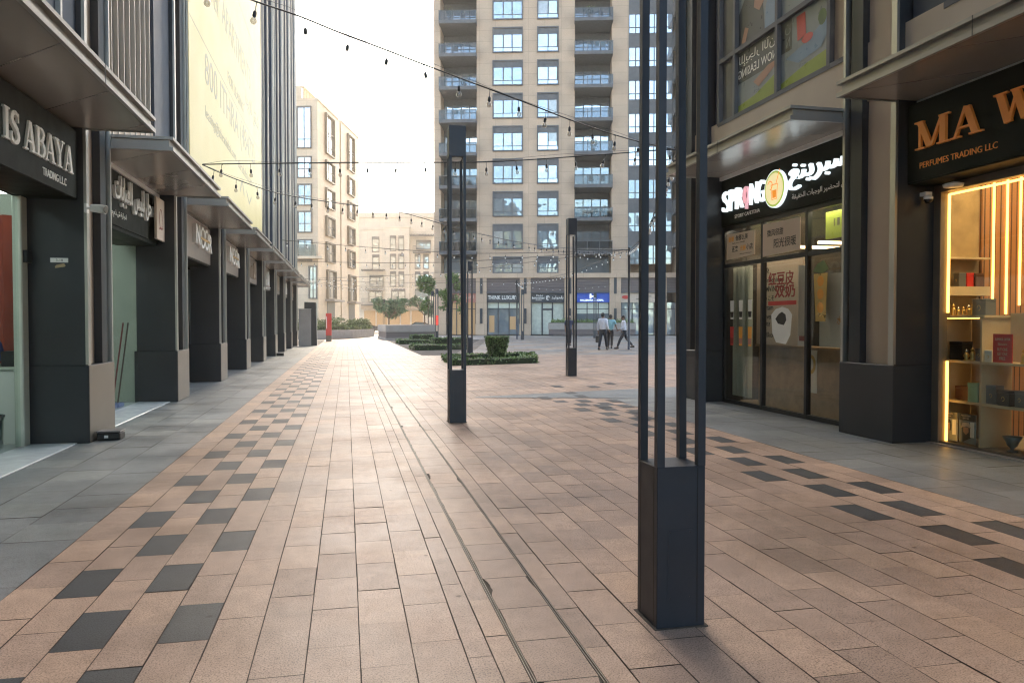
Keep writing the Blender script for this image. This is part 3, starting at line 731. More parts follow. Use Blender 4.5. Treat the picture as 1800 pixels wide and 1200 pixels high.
# podium
b = MB()
for x0, x1 in ((-8.4, -7.1), (-3.85, -2.7), (0.86, 2.02), (5.62, 6.8), (10.4, 11.6), (15.2, 16.4), (20, 30)):
    b.box(x0, x1, -0.5, 3.0, 0, 6.1); b.box(x0 - .04, x1 + .04, -0.56, -0.5, 0, 1.2)
b.box(-8.4, 30, -0.62, 3.0, 6.1, 6.6); b.build('podium_pier', 'beige', tw)
bays = [(-7.1, -3.85), (-2.7, 0.86), (2.02, 5.62), (6.8, 10.4), (11.6, 15.2), (16.4, 20)]
for x0, x1 in bays:
    b = MB(); b.box(x0, x1, -0.3, 0.1, 4.62, 6.1); lo = b.build('louvre', 'louvre', tw)
    b = MB(); b.box(x0, x1, -0.55, -0.3, 4.5, 4.62); b.build('ledge', 'frame', lo)
for x in (-3.27, 1.44, 6.2, 11.0):
    b = MB(); b.box(x - .15, x + .15, -0.54, -0.5, 4.4, 6.1); b.build('wall_slot', 'frame_d', tw); b = MB(); b.box(x - .14, x + .14, -0.60, -0.5, 1.25, 2.85); b.build('wall_sconce', 'frame_d', tw)
def bay_glass(i, m, extra=None):
    x0, x1 = bays[i]; b = MB(); b.box(x0 + .08, x1 - .08, 0.0, 0.06, 0.05, 3.48); g = b.build('shopfront', m, tw)
    f = MB()
    for xx in (x0, x0 + (x1 - x0) * .33, x0 + (x1 - x0) * .66, x1 - .1): f.box(xx, xx + .1, -.06, 0.0, 0, 3.48)
    f.box(x0 + .1, x1 - .1, -.05, 0, 2.75, 2.83); f.build('frame', 'frame_d', g)
bay_glass(0, 'warmlit'); bay_glass(1, 'pane_d'); bay_glass(3, 'pane_d'); bay_glass(4, 'pane_d'); bay_glass(5, 'pane_d')
x0, x1 = bays[2]
for xa, xb in ((x0 + .1, x0 + 1.15), (x0 + 2.4, x1 - .1), (x0 + 1.3, x0 + 2.25)):
    b = MB(); b.box(xa, xb, -0.02, 0.05, 0.08, 3.45 if xa != x0 + 1.3 else 2.65); b.build('paper_covered_glass', 'drape', tw)
b = MB(); b.box(x0 + 1.3, x0 + 2.25, -0.02, 0.05, 2.86, 3.45); b.build('paper_covered_glass', 'drape', tw)
b = MB()
for xx in (x0, x0 + 1.15, x0 + 2.25, x1 - .1): b.box(xx, xx + .15 if xx > x0 and xx < x1 - .2 else xx + .1, -.08, .05, 0, 3.48)
b.box(x0 + 1.3, x0 + 2.25, -.08, .05, 2.66, 2.86); b.build('shopfront_frame', 'frame_d', tw)
for q_ in ((-2.6, .76, 2.9), (6.9, 10.3, 2.3)):
    b = MB(); b.box(q_[0], q_[1], -.04, 0, q_[2], 3.47); b.build('roller_blind', 'greenwhite', tw)
b = MB(); b.box(-2.45, -1.9, -.03, -.0, .3, 2.1); b.build('display', 'warmlit', tw); b = MB(); b.box(-.3, .4, -.03, 0, .6, 2.0); b.build('display', 'warmlit', tw)

# ------------------------------------------------------------------ cream apartment block on the left beyond the shops
cb = thing('apartment_block', 'cream stone apartment block with bronze framed windows behind the left shop row', 'building', (-3.389, 97.979, 0), GR)
b = MB(); b.box(-14, 0.0, 0.0, 10.0, 0, 28.85); b.box(-14, -0.5, 10.0, 10.7, 0, 28.3); b.box(-14, 0.0, 10.7, 20.2, 0, 28.95)
b.box(-14, 0.1, -0.06, 9.3, 28.85, 29.1); b.box(-14, 0.1, 10.65, 20.3, 28.95, 29.2)
b.build('wall', 'cream', cb)
b = MB()
for i in range(14): b.box(-2.2 - .0, -2.0, 1 + i * .62, 1.14 + i * .62, 29.1, 30.7)
b.box(-2.3, -1.9, .9, 9.3, 30.7, 30.9); b.box(-6, -2.25, .9, 1.0, 29.1, 30.9); b.build('roof_screen', 'cream', cb)
b = MB(); b.box(-14, 0.9, -1.5, 0, 9.2, 9.5); bo = b.build('terrace', 'cream', cb)
b = MB(); b.box(-14, 0.2, -1.48, -1.45, 9.5, 10.9); b.build('glass_rail', 'rail', bo)
def side_win(y0, y1, z0, z1, mid=None, pm='pane_w'):
    f = MB(); t = .16
    f.box(0.0, .3, y0, y0 + t, z0, z1); f.box(0.0, .3, y1 - t, y1, z0, z1); f.box(0.0, .3, y0 + t, y1 - t, z1 - t, z1); f.box(0.0, .3, y0 + t, y1 - t, z0, z0 + t)
    fo = f.build('window', 'bronze', cb)
    m = MB(); ym = y0 + (y1 - y0) * .38; m.box(0.0, .08, ym, ym + .1, z0 + t, z1 - t)
    for zz in ([z0 + (z1 - z0) * .45] if not mid else [mid - .3, mid + .1, z0 + .9]): m.box(0, .075, y0 + t, y1 - t, zz, zz + .12)
    m.build('glazing_bar', 'frame_d', fo)
    p = MB(); p.box(0.0, .03, y0 + t, y1 - t, z0 + t, z1 - t); p.build('pane', pm, fo)
for y0, y1 in ((3.1, 6.9), (13.7, 17.3)):
    side_win(y0, y1, 23.05, 28.2, 25.8)
    for zt in (22.2, 18.7, 15.1, 11.75): side_win(y0, y1, zt - 2.6, zt)
    side_win(y0 + .3, y1 + .4, 4.4, 8.2)
    b = MB(); b.box(0, 1.2, y0 - .2, y1 + .9, 4.1, 4.35); b.build('entrance_canopy', 'concrete', cb)
    b = MB(); b.box(0, .05, y0 + .5, y1 + .2, 0, 4.05); b.build('doorway', 'frame_d', cb)
def front_win(x0, x1, z0, z1, pm='pane'):
    f = MB(); t = .14
    f.box(x0, x0 + t, -.2, 0, z0, z1); f.box(x1 - t, x1, -.2, 0, z0, z1); f.box(x0 + t, x1 - t, -.2, 0, z1 - t, z1); f.box(x0 + t, x1 - t, -.2, 0, z0, z0 + t)
    f.box((x0 + x1) / 2 - .05, (x0 + x1) / 2 + .05, -.08, 0, z0 + t, z1 - t); f.box(x0 + t, x1 - t, -.075, 0, z0 + 1.1, z0 + 1.2)
    fo = f.build('window', 'frame', cb); p = MB(); p.box(x0 + t, x1 - t, -.02, 0, z0 + t, z1 - t); p.build('pane', pm, fo)
for x0, x1 in ((-2.6, -.72), (-6.6, -4.4)):
    front_win(x0, x1, 25.4 - 2.5, 28.1)
    for zt, pm in ((21.95, 'pane'), (18.55, 'pane_d'), (15.2, 'pane_d'), (11.7, 'pane_d')): front_win(x0, x1, zt - 2.7, zt, pm)
front_win(-1.2, 0.0 - .12, 4.3, 8.4, 'pane_d')

# ------------------------------------------------------------------ far cream building
fb = thing('apartment_block', 'pale stepped apartment block with pergola balconies closing the far end of the street', 'building', (9.964, 151.378, 0), R(-12.252))
b = MB(); b.box(-22, 24, 0.6, 16, 0, 22.0); b.box(-22, 24, 0.4, 16.2, 22.0, 23.0)
b.box(-7.0, -2.4, 0.0, 0.6, 4.9, 19.6); b.box(-2.4, 2.3, -.5, 0.6, 4.9, 19.9); b.box(2.3, 7.4, .1, .6, 4.9, 15.6); b.box(-7.1, -2.3, -.1, .6, 19.6, 20); b.box(-2.4, 2.4, -.6, .6, 19.9, 20.2)
b.build('wall', 'cream_far', fb)
def fwin(x0, x1, z0, z1, y=0.0, bars=True):
    f = MB(); t = .13
    f.box(x0, x0 + t, y - .12, y, z0, z1); f.box(x1 - t, x1, y - .12, y, z0, z1); f.box(x0 + t, x1 - t, y - .12, y, z1 - .55, z1); f.box(x0 + t, x1 - t, y - .12, y, z0, z0 + t); f.box(x0 + t, x1 - t, y - .1, y, z0 + 1.1, z0 + 1.22)
    if x1 - x0 > 1.8: f.box((x0 + x1) / 2 - .07, (x0 + x1) / 2 + .07, y - .09, y, z0 + t, z1 - .55)
    fo = f.build('window', 'frame', fb); p = MB(); p.box(x0 + t, x1 - t, y - .03, y, z0 + t, z1 - .55); p.build('pane', 'pane_d', fo)
for zt in (18.2, 14.7): fwin(-5.1, -3.65, zt - 3, zt, 0.0)
for zt in (18.35, 14.8, 11.4): fwin(-1.5, -.3, zt - 3, zt, -.5); fwin(.17, 1.28, zt - 3, zt, -.5)
for zt in (14.8, 11.4): fwin(3.29, 4.4, zt - 2.9, zt, .1); fwin(4.96, 6.07, zt - 2.9, zt, .1)
fwin(-5.6, -2.85, 8.4, 10.7, 0.0); fwin(-1.25, 1.5, 5.3, 8.0, -.5); fwin(-5.8, -3.1, 5.3, 7.9, 0.0); fwin(3.5, 6.4, 15.75, 17.6, .5); fwin(3.3, 6.2, 5.3, 8.0, .1)
for x0, x1, zz, y in ((-6.9, -2.6, 11.55, 0.0), (2.5, 7.0, 18.4, .5)):
    b = MB()
    for i in range(16): xx = x0 + (x1 - x0) * i / 15; b.box(xx - .05, xx + .05, y - 1.6, y, zz, zz + .22)
    b.box(x0, x1, y - 1.5, y - 1.35, zz - .2, zz); b.build('pergola', 'frame', fb)
for x0, x1, zz, y in ((-6.2, -2.9, 7.95, 0.0), (3.0, 6.5, 15.2, .5), (-7.0, -2.9, 4.95, 0.0), (-1.3, 2.2, 4.95, -.5)):
    b = MB(); b.box(x0, x1, y - 1.3, y, zz - .25, zz)
    for i in range(20): xx = x0 + (x1 - x0 - .05) * i / 19; b.box(xx, xx + .04, y - 1.28, y - 1.24, zz, zz + 1.1)
    b.box(x0, x1, y - 1.3, y - 1.22, zz + 1.1, zz + 1.16); b.build('balcony', 'frame', fb)
b = MB(); b.box(-7.2, 7.4, -.6, .6, 4.0, 4.9); b.build('shop_fascia', 'creampanel', fb)
b = MB(); b.box(-.2, 1.3, -.75, -.62, 4.15, 4.8); b.build('lit_sign_panel', 'orangelit', fb)
for x0, x1 in ((-6.8, -4.6), (-4.3, -2.2), (-1.9, .2), (.5, 2.2), (2.6, 4.8)):
    b = MB(); b.box(x0, x1, .5, .6, 0.1, 3.7); b.build('shopfront', 'warmlit', fb)
    
# ------------------------------------------------------------------ terrace wall and road edge on the left beyond the shops
t_ = Th('retaining_wall', 'low stone retaining wall with shrubs on top beyond the left shop row', 'wall', (-6, 63, 0))
b = MB(); b.prism([(-14, 62.5), (-3.3, 62.6), (-1.3, 63.6), (0.5, 66.5), (2.6, 74), (2.3, 74), (0.2, 66.8), (-1.5, 64.0), (-3.4, 63.0), (-14, 62.9)], 2, 0, 0.72); t_.part('wall_face', b, 'concrete')
b = MB(); b.prism([(-14, 62.95), (-3.4, 63.05), (-1.5, 64.05), (0.2, 66.85), (2.3, 74), (-14, 74)], 2, 0, 0.62); t_.part('soil', b, 'core')

UPV = (0, 0, 1); LR = (0, 1, 0); RR = (0, -1, 0)   # reading directions on the left and right street walls

# ------------------------------------------------------------------ light columns
def make_column():
    o = thing('light_column', '', 'street lamp', (0, 0, 0), 0, 'slate light columns of four posts on a box base')
    h = 0.11; pw = 0.034
    b = MB(); b.box(-h, h, -h, h, 0, 0.69, 0.003); base = b.build('base_box', 'lamp', o)
    b = MB(); b.box(h - .038, h - .034, -h - .0012, -h + .001, 0.02, .685); b.box(-h - .0012, -h + .001, h - .038, h - .034, .02, .685); b.box(-h - .0012, -h + .001, -h + .034, -h + .038, .02, .685); b.build('seam', 'black_metal', base)
    b = MB(); b.box(-h - .012, h + .012, -h - .012, h + .012, -0.002, 0.004); b.build('mortar_bed', 'grout', base)
    b = MB(); b.box(-.06, .05, -h - .0022, -h - .0004, .12, .42); b.build('access_door', 'lamp', base)
    b = MB()
    for q_ in ((-.05, .13), (.04, .13), (-.05, .41), (.04, .41)): b.tube([(q_[0], -h - .0035, q_[1]), (q_[0], -h, q_[1])], .003, 6)
    b.build('screw', 'black_metal', base)
    for sx in (-1, 1):
        for sy in (-1, 1):
            x = sx * (h - pw / 2); y = sy * (h - pw / 2); b = MB()
            t = 0.022 if (sx > 0 and sy > 0) else 0
            v = [(x + dx * pw / 2 - (t if z > 1 else 0), y + dy * pw / 2, z) for z in (0.69, 3.45) for dx, dy in ((-1, -1), (1, -1), (1, 1), (-1, 1))]
            b.add(v, [(3, 2, 1, 0), (4, 5, 6, 7), (0, 1, 5, 4), (1, 2, 6, 5), (2, 3, 7, 6), (3, 0, 4, 7)])
            b.build('post', 'lamp', o)
    b = MB(); b.box(-h, h, -h, h, 3.45, 3.85, 0.004); c = b.build('cap', 'lamp', o)
    b = MB(); b.lathe((0, 0, 3.42), [(0, 0), (.06, 0), (.07, .03)], 14); b.build('lens', 'white', c)
    return o
lc0 = make_column()
COLS = [(1.390, 3.112, 'large slate light column standing nearest the viewer on the tan paving'),
        (1.415, 9.94, 'slate light column of four posts standing beside the drain slots'),
        (5.40, 18.0, 'slate light column in open paving right of the trimmed hedge bed'),
        (5.02, 31.4, 'slate light column just behind the round trimmed bush'),
        (6.62, 57.0, 'light column carrying a small red screen in front of the louvred planter'),
        (6.75, 61.1, 'slim light column beside the two young trees'),
        (13.2, 57.0, 'distant light column in front of the dark luxury shop sign'),
        (20.7, 62.0, 'distant light column between the blue shopfront and the man with a bag'),
        (13.86, 34.2, 'light column behind the walking men, beside the thin cable pole'),
        (4.0, 84.0, 'farthest light column in front of the round green tree')]
for i, (x, y, lb) in enumerate(COLS):
    o = lc0 if i == 0 else copy_tree(lc0)
    o.location = (x, y, 0); o['label'] = lb
def pole(x, y, h, lb):
    o = thing('cable_pole', lb, 'pole', (x, y, 0), 0, 'thin poles holding the string lights')
    b = MB(); b.tube([(0, 0, 0), (0, 0, h)], 0.06, 10); b.build('shaft', 'lamp', o)
    b = MB(); b.box(-.12, .12, -.12, .12, 0, .015); b.build('foot_plate', 'lamp', o)
    b = MB(); b.tube([(-.09, 0, h - .1), (.09, 0, h - .1)], 0.015, 6); b.build('hook', 'lamp', o)
    return o
pole(13.41, 35.0, 4.95, 'thin cable pole in front of the striding man in a white shirt')
pole(13.44, 60.0, 4.75, 'thin distant cable pole in front of the white papered shopfront')
pole(-4.2, 61.6, 4.8, 'thin cable pole beyond the end of the left shop row')

# ------------------------------------------------------------------ string lights
def bulb_mesh(lo):
    b = MB(); n = 6 if lo else 12
    b.m = 0; b.lathe((0, 0, 0), [(.014, -.175), (.026, -.19), (.036, -.215), (.034, -.236), (.021, -.254), (.0, -.26)], n)
    return b
def sock_mesh(lo):
    b = MB(); n = 5 if lo else 10
    b.tube([(0, 0, 0), (0.002, 0, -.11)], .0045, 5); b.lathe((0, 0, 0), [(.0, -.10), (.012, -.105), (.021, -.125), (.022, -.165), (.016, -.178)], n); b.tube([(-.02, 0, -.004), (.02, 0, -.004)], .008, 5)
    return b
def string(label, pts, spacing, lo=True, wire=True, sag=0.0, first=0.3):
    """pts: measured points along the cable"""
    P = [Vector(p) for p in pts]; Q = []
    for i in range(len(P) - 1):
        n = 10
        for k in range(n):
            t = k / n; p0 = P[max(i - 1, 0)]; p1 = P[i]; p2 = P[i + 1]; p3 = P[min(i + 2, len(P) - 1)]
            q = 0.5 * ((2 * p1) + (p2 - p0) * t + (2 * p0 - 5 * p1 + 4 * p2 - p3) * t * t + (3 * p1 - p0 - 3 * p2 + p3) * t ** 3)
            if sag: q.z -= sag * 4 * t * (1 - t) if len(P) == 2 else 0
            Q.append(q)
    Q.append(P[-1])
    loc = P[0]; o = thing('string_lights', label, 'string lights', tuple(loc), 0, 'strings of clear bulbs hung over the street')
    Ql = [q - loc for q in Q]
    b = MB(); b.tube(Ql, (0.0105 if label.startswith('nearest') else 0.011) if not lo else 0.011, 5); b.build('cable', 'black_metal', o)
    if wire:
        b = MB(); n = len(Ql); b.tube([q + Vector((0, 0, 0.012 + 0.05 * math.sin(math.pi * i / (n - 1) * 3) ** 2)) for i, q in enumerate(Ql)], 0.003, 4); b.build('support_wire', 'frame_d', o)
    bm_ = bulb_mesh(lo); sm_ = sock_mesh(lo); B0 = S0 = None; d = 0; nxt = first; cnt = 0
    for i in range(len(Ql) - 1):
        l = (Ql[i + 1] - Ql[i]).length
        while nxt <= d + l and cnt < 95:
            p = Ql[i].lerp(Ql[i + 1], (nxt - d) / l); nxt += spacing * rnd.uniform(.93, 1.07); cnt += 1
            rz = (rnd.gauss(0, .10), rnd.gauss(0, .10), rnd.uniform(0, 6))
            if B0 is None:
                B0 = bm_.build('bulb', 'bulb' if not lo else 'white', o); S0 = sm_.build('socket', 'black_metal', B0); bo = B0
            else:
                bo = B0.copy(); col.objects.link(bo); bo.parent = o; s_ = S0.copy(); col.objects.link(s_); s_.parent = bo
            bo.location = p; bo.rotation_euler = rz
        d += l
string('nearest string of clear bulbs falling from the upper left building to the right corner', [(-2.62, 8.05, 5.0), (-1.08, 8.92, 4.88), (-0.53, 9.22, 4.845), (-0.04, 9.5, 4.785), (0.46, 9.77, 4.735), (0.91, 10.03, 4.69), (1.8, 10.52, 4.6), (2.64, 10.99, 4.52), (3.49, 11.46, 4.43), (4.58, 12.08, 4.37), (5.72, 12.6, 4.34)], 0.545, False)
string('level string of bulbs crossing the street from the pale banner to the right corner', [(-2.66, 15.5, 4.31), (-1.54, 15.18, 4.315), (1.5, 14.36, 4.30), (3.0, 13.96, 4.315), (5.72, 12.62, 4.37)], 0.55, False, first=.38)
string('long sagging bulb string from the pale banner to the pole by the walking men', [(-2.66, 15.48, 4.30), (-2.06, 16.29, 4.16), (-1.24, 17.29, 4.07), (0.37, 19.24, 4.17), (1.4, 20.49, 4.24), (2.84, 22.22, 4.16), (4.23, 23.9, 4.10), (6.0, 26.04, 4.10), (7.8, 28.21, 4.20), (9.84, 30.68, 4.40), (13.37, 34.95, 4.86)], 0.55, False)
string('bulb string from the right building corner to the pole by the walking men', [(5.75, 12.66, 4.36), (9.4, 23, 4.25), (13.41, 34.95, 4.85)], 0.55, True)
string('string of bulbs crossing level to the thin pole behind the second light column', [(-2.70, 33.2, 4.75), (5.3, 34.2, 4.45), (13.37, 35.0, 4.85)], 0.8)
string('string of bulbs from the end of the left shop row to the thin pole', [(-2.70, 44.6, 4.75), (5.2, 40.2, 4.5), (13.37, 35.03, 4.85)], 0.8)
string('string of bulbs from the left pole across the plaza, third from the far end', [(-4.2, 61.6, 4.7), (5, 48, 4.4), (13.38, 35.06, 4.85)], 0.9)
string('string of bulbs running straight across the plaza between the two distant poles', [(-4.2, 61.6, 4.75), (4.5, 60.5, 4.45), (13.44, 60.0, 4.65)], 0.9)
string('string of bulbs along the right side of the plaza from pole to pole', [(13.41, 35.05, 4.85), (13.42, 47, 4.35), (13.44, 59.9, 4.65)], 0.9)
string('string of bulbs from the left pole to the tower shop with orange light', [(-4.2, 61.65, 4.7), (2.5, 71, 4.6), (9.4, 81.2, 5.3)], 0.9)
string('string of bulbs from the distant pole up to the brown louvres over the luxury shop', [(13.44, 60.05, 4.65), (16, 69, 4.75), (18.3, 79.0, 5.4)], 0.8)
string('string of bulbs draped in front of the brown louvres right of the luxury shop', [(18.4, 79.0, 5.35), (22, 77.8, 5.0), (27.3, 76.6, 5.4)], 0.7)
string('string of bulbs from the left pole to the pale block, farthest of all', [(-4.2, 61.7, 4.7), (1, 76, 4.6), (6, 92, 5.2)], 1.0)

# ------------------------------------------------------------------ signs and marks on the left row
def sign(name, label, loc, face, fm, parts, cat='sign'):
    S = Th(name, label, cat, loc)
    S.part('panel', face, fm)
    for nm, mb, m in parts: S.part(nm, mb, m)
    return S
f = MB(); f.box(-2.818, -2.80, 5.55, 8.97, 2.62, 3.34, .004)
l1 = MB(); serif_write(l1, 'IS', (-2.80, 7.14, 2.85), LR, UPV, 0.27, .33, 0.022); l3 = MB(); serif_write(l3, 'ABAYA', (-2.80, 7.56, 2.85), LR, UPV, 0.27, 1.23, 0.022)
l2 = MB(); write(l2, 'TRADING L.L.C', (-2.80, 8.02, 2.70), LR, UPV, w=.62, h=.075, depth=.006)
sign('shop_sign', 'black fascia sign with raised white roman letters at the upper left', (-2.81, 7.2, 2.62), f, 'signdark', [('lettering', l1, 'letter'), ('lettering', l3, 'letter'), ('small_lettering', l2, 'letter')])
f = MB(); f.box(-3.018, -3.0, 9.95, 13.40, 2.60, 3.36, .004)
l1 = MB(); write(l1, arabic('محل لبيس للعبايات'), (-3.0, 10.95, 2.86), LR, UPV, w=2.05, h=.42, bold=.012, depth=.04)
l2 = MB(); write(l2, arabic('لتجارة ش.ذ.م.م'), (-3.0, 10.9, 2.70), LR, UPV, w=.7, h=.11, depth=.006)
sign('shop_sign', 'black fascia sign with white Arabic letters under the second canopy', (-3.01, 11.7, 2.6), f, 'signdark', [('lettering', l1, 'letter'), ('small_lettering', l2, 'letter')])
f = MB(); f.box(-2.93, -2.89, 12.88, 13.40, 2.62, 3.28, .004)
l1 = MB(); 
for k in stroke(arc(13.14, 2.95, .09, .16, -160, 200, 16), [.012] * 17): l1.prism(k, 0, -2.889, -2.886)
write(l1, arabic('لبيس'), (-2.889, 13.02, 2.78), LR, UPV, w=.24, h=.07, depth=.003)
sign('shop_sign', 'small pink square sign at the end of the white Arabic sign', (-2.9, 13.1, 2.62), f, 'paper', [('emblem', l1, 'darkred')])
f0 = 'brown stone fascia sign with white and gold letters reading NOOR, '
for k, lb in ((1, f0 + 'the nearer of two'), (2, f0 + 'the farther of two')):
    a, e = yb(k); f = MB(); f.box(-2.938, -2.915, a + .03, e - .03, 2.56, 3.34, .004)
    l1 = MB(); write(l1, 'N', (-2.915, a + 1.5, 2.86), LR, UPV, w=.42, h=.38, bold=.03, depth=.07); write(l1, 'R', (-2.915, a + 2.95, 2.80), LR, UPV, w=.34, h=.38, bold=.02, depth=.07)
    for cy in (a + 2.22, a + 2.66):
        for q in stroke(arc(cy, 3.03, .2, .19, 0, 360, 18), [.06] * 19): l1.prism(q, 0, -2.915, -2.845)
    g1 = MB(); g1.box(-2.842, -2.836, a + 1.95, a + 3.0, 2.98, 3.03)
    sign('shop_sign', lb, (-2.93, (a + e) / 2, 2.56), f, 'signbrown', [('lettering', l1, 'letter'), ('gold_bar', g1, 'gold')])
for k, lb in ((3, 'brown fascia sign with raised pillar emblem, fifth along the left row'), (4, 'brown fascia sign with raised curled emblem, sixth along the left row'), (5, 'dark framed fascia sign with pale strokes, seventh along the left row'), (6, 'brown fascia sign with pale strokes, eighth along the left row'), (7, 'brown fascia sign with pale strokes, last of the left row')):
    a, e = yb(k); f = MB(); f.box(-2.938, -2.915, a + .03, e - .03, 2.56, 3.34, .004)
    g1 = MB(); r2 = random.Random(k)
    for q in range(5):
        y = a + 1.0 + q * .42; hh = r2.uniform(.2, .5); g1.box(-2.914, -2.86, y, y + r2.uniform(.06, .14), 2.7, 2.7 + hh)
    for q in stroke(arc(a + 2.6, 3.0, .22, .2, 0, 300, 14), [.07] * 15): g1.prism(q, 0, -2.914, -2.87)
    sign('shop_sign', lb, (-2.93, (a + e) / 2, 2.56), f, 'signbrown', [('emblem', g1, 'creampanel' if k % 2 else 'letter')])
# banner
Bn = Th('banner', 'huge pale yellow leasing banner hung on the left building', 'banner', (-2.69, 20.3, 4.1))
b = MB(); b.box(-2.695, -2.685, 14.42, 26.2, 4.1, 21.0); Bn.part('sheet', b, 'banner')
b = MB(); b.box(-2.715, -2.695, 14.36, 26.26, 4.04, 21.06); Bn.part('hem_frame', b, 'silver')
b = MB(); write(b, '800 ITHRA (48472)', (-2.685, 16.0, 5.84), LR, UPV, w=8.25, h=.80, depth=.002); Bn.part('lettering', b, 'bannertext')
b = MB(); write(b, 'FOR LEASING', (-2.685, 19.0, 6.95), LR, UPV, w=2.8, h=.26, depth=.002); Bn.part('lettering', b, 'bannertext')
b = MB(); write(b, 'leasing@ithradubai.com', (-2.685, 16.0, 5.28), LR, UPV, w=4.3, h=.30, depth=.002); Bn.part('lettering', b, 'bannertext')
b = MB(); write(b, 'ithradubai.com', (-2.685, 20.6, 5.28), LR, UPV, w=3.0, h=.26, depth=.002); Bn.part('lettering', b, 'bannertext')
b = MB(); write(b, 'APARTMENTS', (-2.685, 18.2, 8.0), LR, UPV, w=5.2, h=.62, depth=.002); Bn.part('lettering', b, 'bannertext')
b = MB(); write(b, 'FOR RENT', (-2.685, 16.2, 7.9), LR, UPV, w=1.7, h=.5, depth=.002); Bn.part('lettering', b, 'bannertext')
b = MB(); write(b, arabic('شقق للايجار'), (-2.685, 22.0, 7.2), LR, UPV, w=3.4, h=.6, depth=.002); Bn.part('lettering', b, 'bannertext')
b = MB()
for q in stroke([(21.0, 4.75), (21.4, 5.1), (21.8, 4.75)], [.12] * 3) + stroke([(22.3, 4.95), (22.9, 4.7), (23.4, 4.95)], [.08] * 3): b.prism(q, 0, -2.685, -2.683)
for z in (6.75, 9.6): b.box(-2.685, -2.6835, 14.5, 26.1, z, z + .02)
Bn.part('emblem', b, 'bannertext')

# small things at the first pillar
def cctv(x, y, z, d, lb, g='white security cameras on the left pillars'):
    S = Th('security_camera', lb, 'camera', (x, y, z), g)
    b = MB(); b.tube([(x, y, z), (x + .10 * d[0], y + .1 * d[1], z - .01), (x + .16 * d[0], y + .16 * d[1], z - .02)], [.040, .047, .047], 12); c = S.part('housing', b, 'white')
    b = MB(); b.tube([(x + .1605 * d[0], y + .1605 * d[1], z - .02), (x + .164 * d[0], y + .164 * d[1], z - .0205)], .040, 12); S.part('lens', b, 'black_metal', c)
    b = MB(); b.tube([(x, y, z), (x - .05, y + .03, z + .0)], .014, 8); b.box(x - .075, x - .05, y + .0, y + .07, z - .05, z + .05); S.part('bracket', b, 'white')
cctv(-2.66, 8.965, 2.53, (.93, -.25), 'white bullet security camera on the nearest left pillar')
cctv(-2.62, 26.68, 2.45, (.9, -.3), 'white security camera on a pillar midway along the left row')
S = Th('door_plate', 'small white number plate on the nearest left pillar', 'plate', (-2.99, 8.99, 1.95))
b = MB(); b.box(-3.075, -2.905, 8.985, 8.997, 1.945, 1.992); S.part('plate', b, 'white')
b = MB(); write(b, '3-18', (-3.02, 8.985, 1.955), (1, 0, 0), UPV, h=.027, depth=.001); S.part('lettering', b, 'greybox')
b = MB(); b.prism([(-3.03, 1.885), (-2.94, 1.9), (-2.93, 1.912), (-2.945, 1.935), (-3.02, 1.918), (-3.035, 1.9)], 1, 8.992, 8.997); tag(b.build('torn_tape', 'stone'), 'torn piece of tan tape under the white number plate', 'tape')
S = Th('bait_station', 'low black box on the ground against the nearest left plinth', 'box', (-2.6, 9.3, 0))
b = MB(); b.box(-2.70, -2.46, 9.16, 9.36, 0.004, .085, .012); S.part('tray', b, 'black_metal')
b = MB(); b.box(-2.705, -2.455, 9.155, 9.365, .088, .105, .006); S.part('lid', b, 'greybox')
b = MB(); b.box(-2.62, -2.58, 9.153, 9.155, .03, .06); S.part('mark', b, 'white')
S = Th('bait_station', 'low black box on the ground at a plinth midway along the left row', 'box', (-2.6, 31.4, 0))
b = MB(); b.box(-2.70, -2.42, 31.3, 31.5, 0.004, .10, .012); S.part('tray', b, 'black_metal'); b = MB(); b.box(-2.705, -2.415, 31.295, 31.505, .103, .12, .006); S.part('lid', b, 'greybox')
# inside the first shop
b = MB()
P = []
for i in range(60):
    x = -3.42 - i * .04; P.append((x, 9.36 + .03 * math.sin(i * 1.9)))
for i in range(59): b.face([(P[i][0], P[i][1], .86), (P[i][0], P[i][1], 2.48), (P[i + 1][0], P[i + 1][1], 2.48), (P[i + 1][0], P[i + 1][1], .86)], True)
tag(b.build('curtain', 'curtain'), 'red pleated curtain inside the first left shop', 'curtain')
S = Th('counter', 'white low counter below the red curtain', 'counter', (-3.9, 9.1, 0)); b = MB(); b.box(-4.6, -3.42, 9.0, 9.30, 0.01, .80, .01); S.part('cabinet', b, 'white'); b = MB(); b.box(-4.62, -3.40, 8.98, 9.31, .803, .835, .006); S.part('top', b, 'greenwhite')
b = MB(); b.ball((-3.78, 9.12, .96), .16, .1, .125); b.ball((-3.68, 9.1, 1.0), .1, .09, .16); tag(b.build('cloth_bundle', 'fabricblue'), 'blue bundle of cloth on the white counter', 'bundle')
b = MB(); b.box(-3.58, -3.46, 9.03, 9.2, .837, 1.0, .008); tag(b.build('box', 'black_metal'), 'black box beside the blue bundle on the white counter', 'box')
S = Th('waste_basket', 'steel waste basket inside the first left shop door', 'basket', (-3.55, 8.55, 0)); b = MB(); b.lathe((-3.56, 8.6, .01), [(.0, .0), (.11, 0), (.15, .02), (.16, .30), (.17, .34), (.155, .345), (.14, .05), (.0, .04)], 20); S.part('body', b, 'chrome'); b = MB(); b.lathe((-3.56, 8.6, .352), [(.172, 0), (.172, .015), (.15, .015)], 20); S.part('rim', b, 'black_metal')
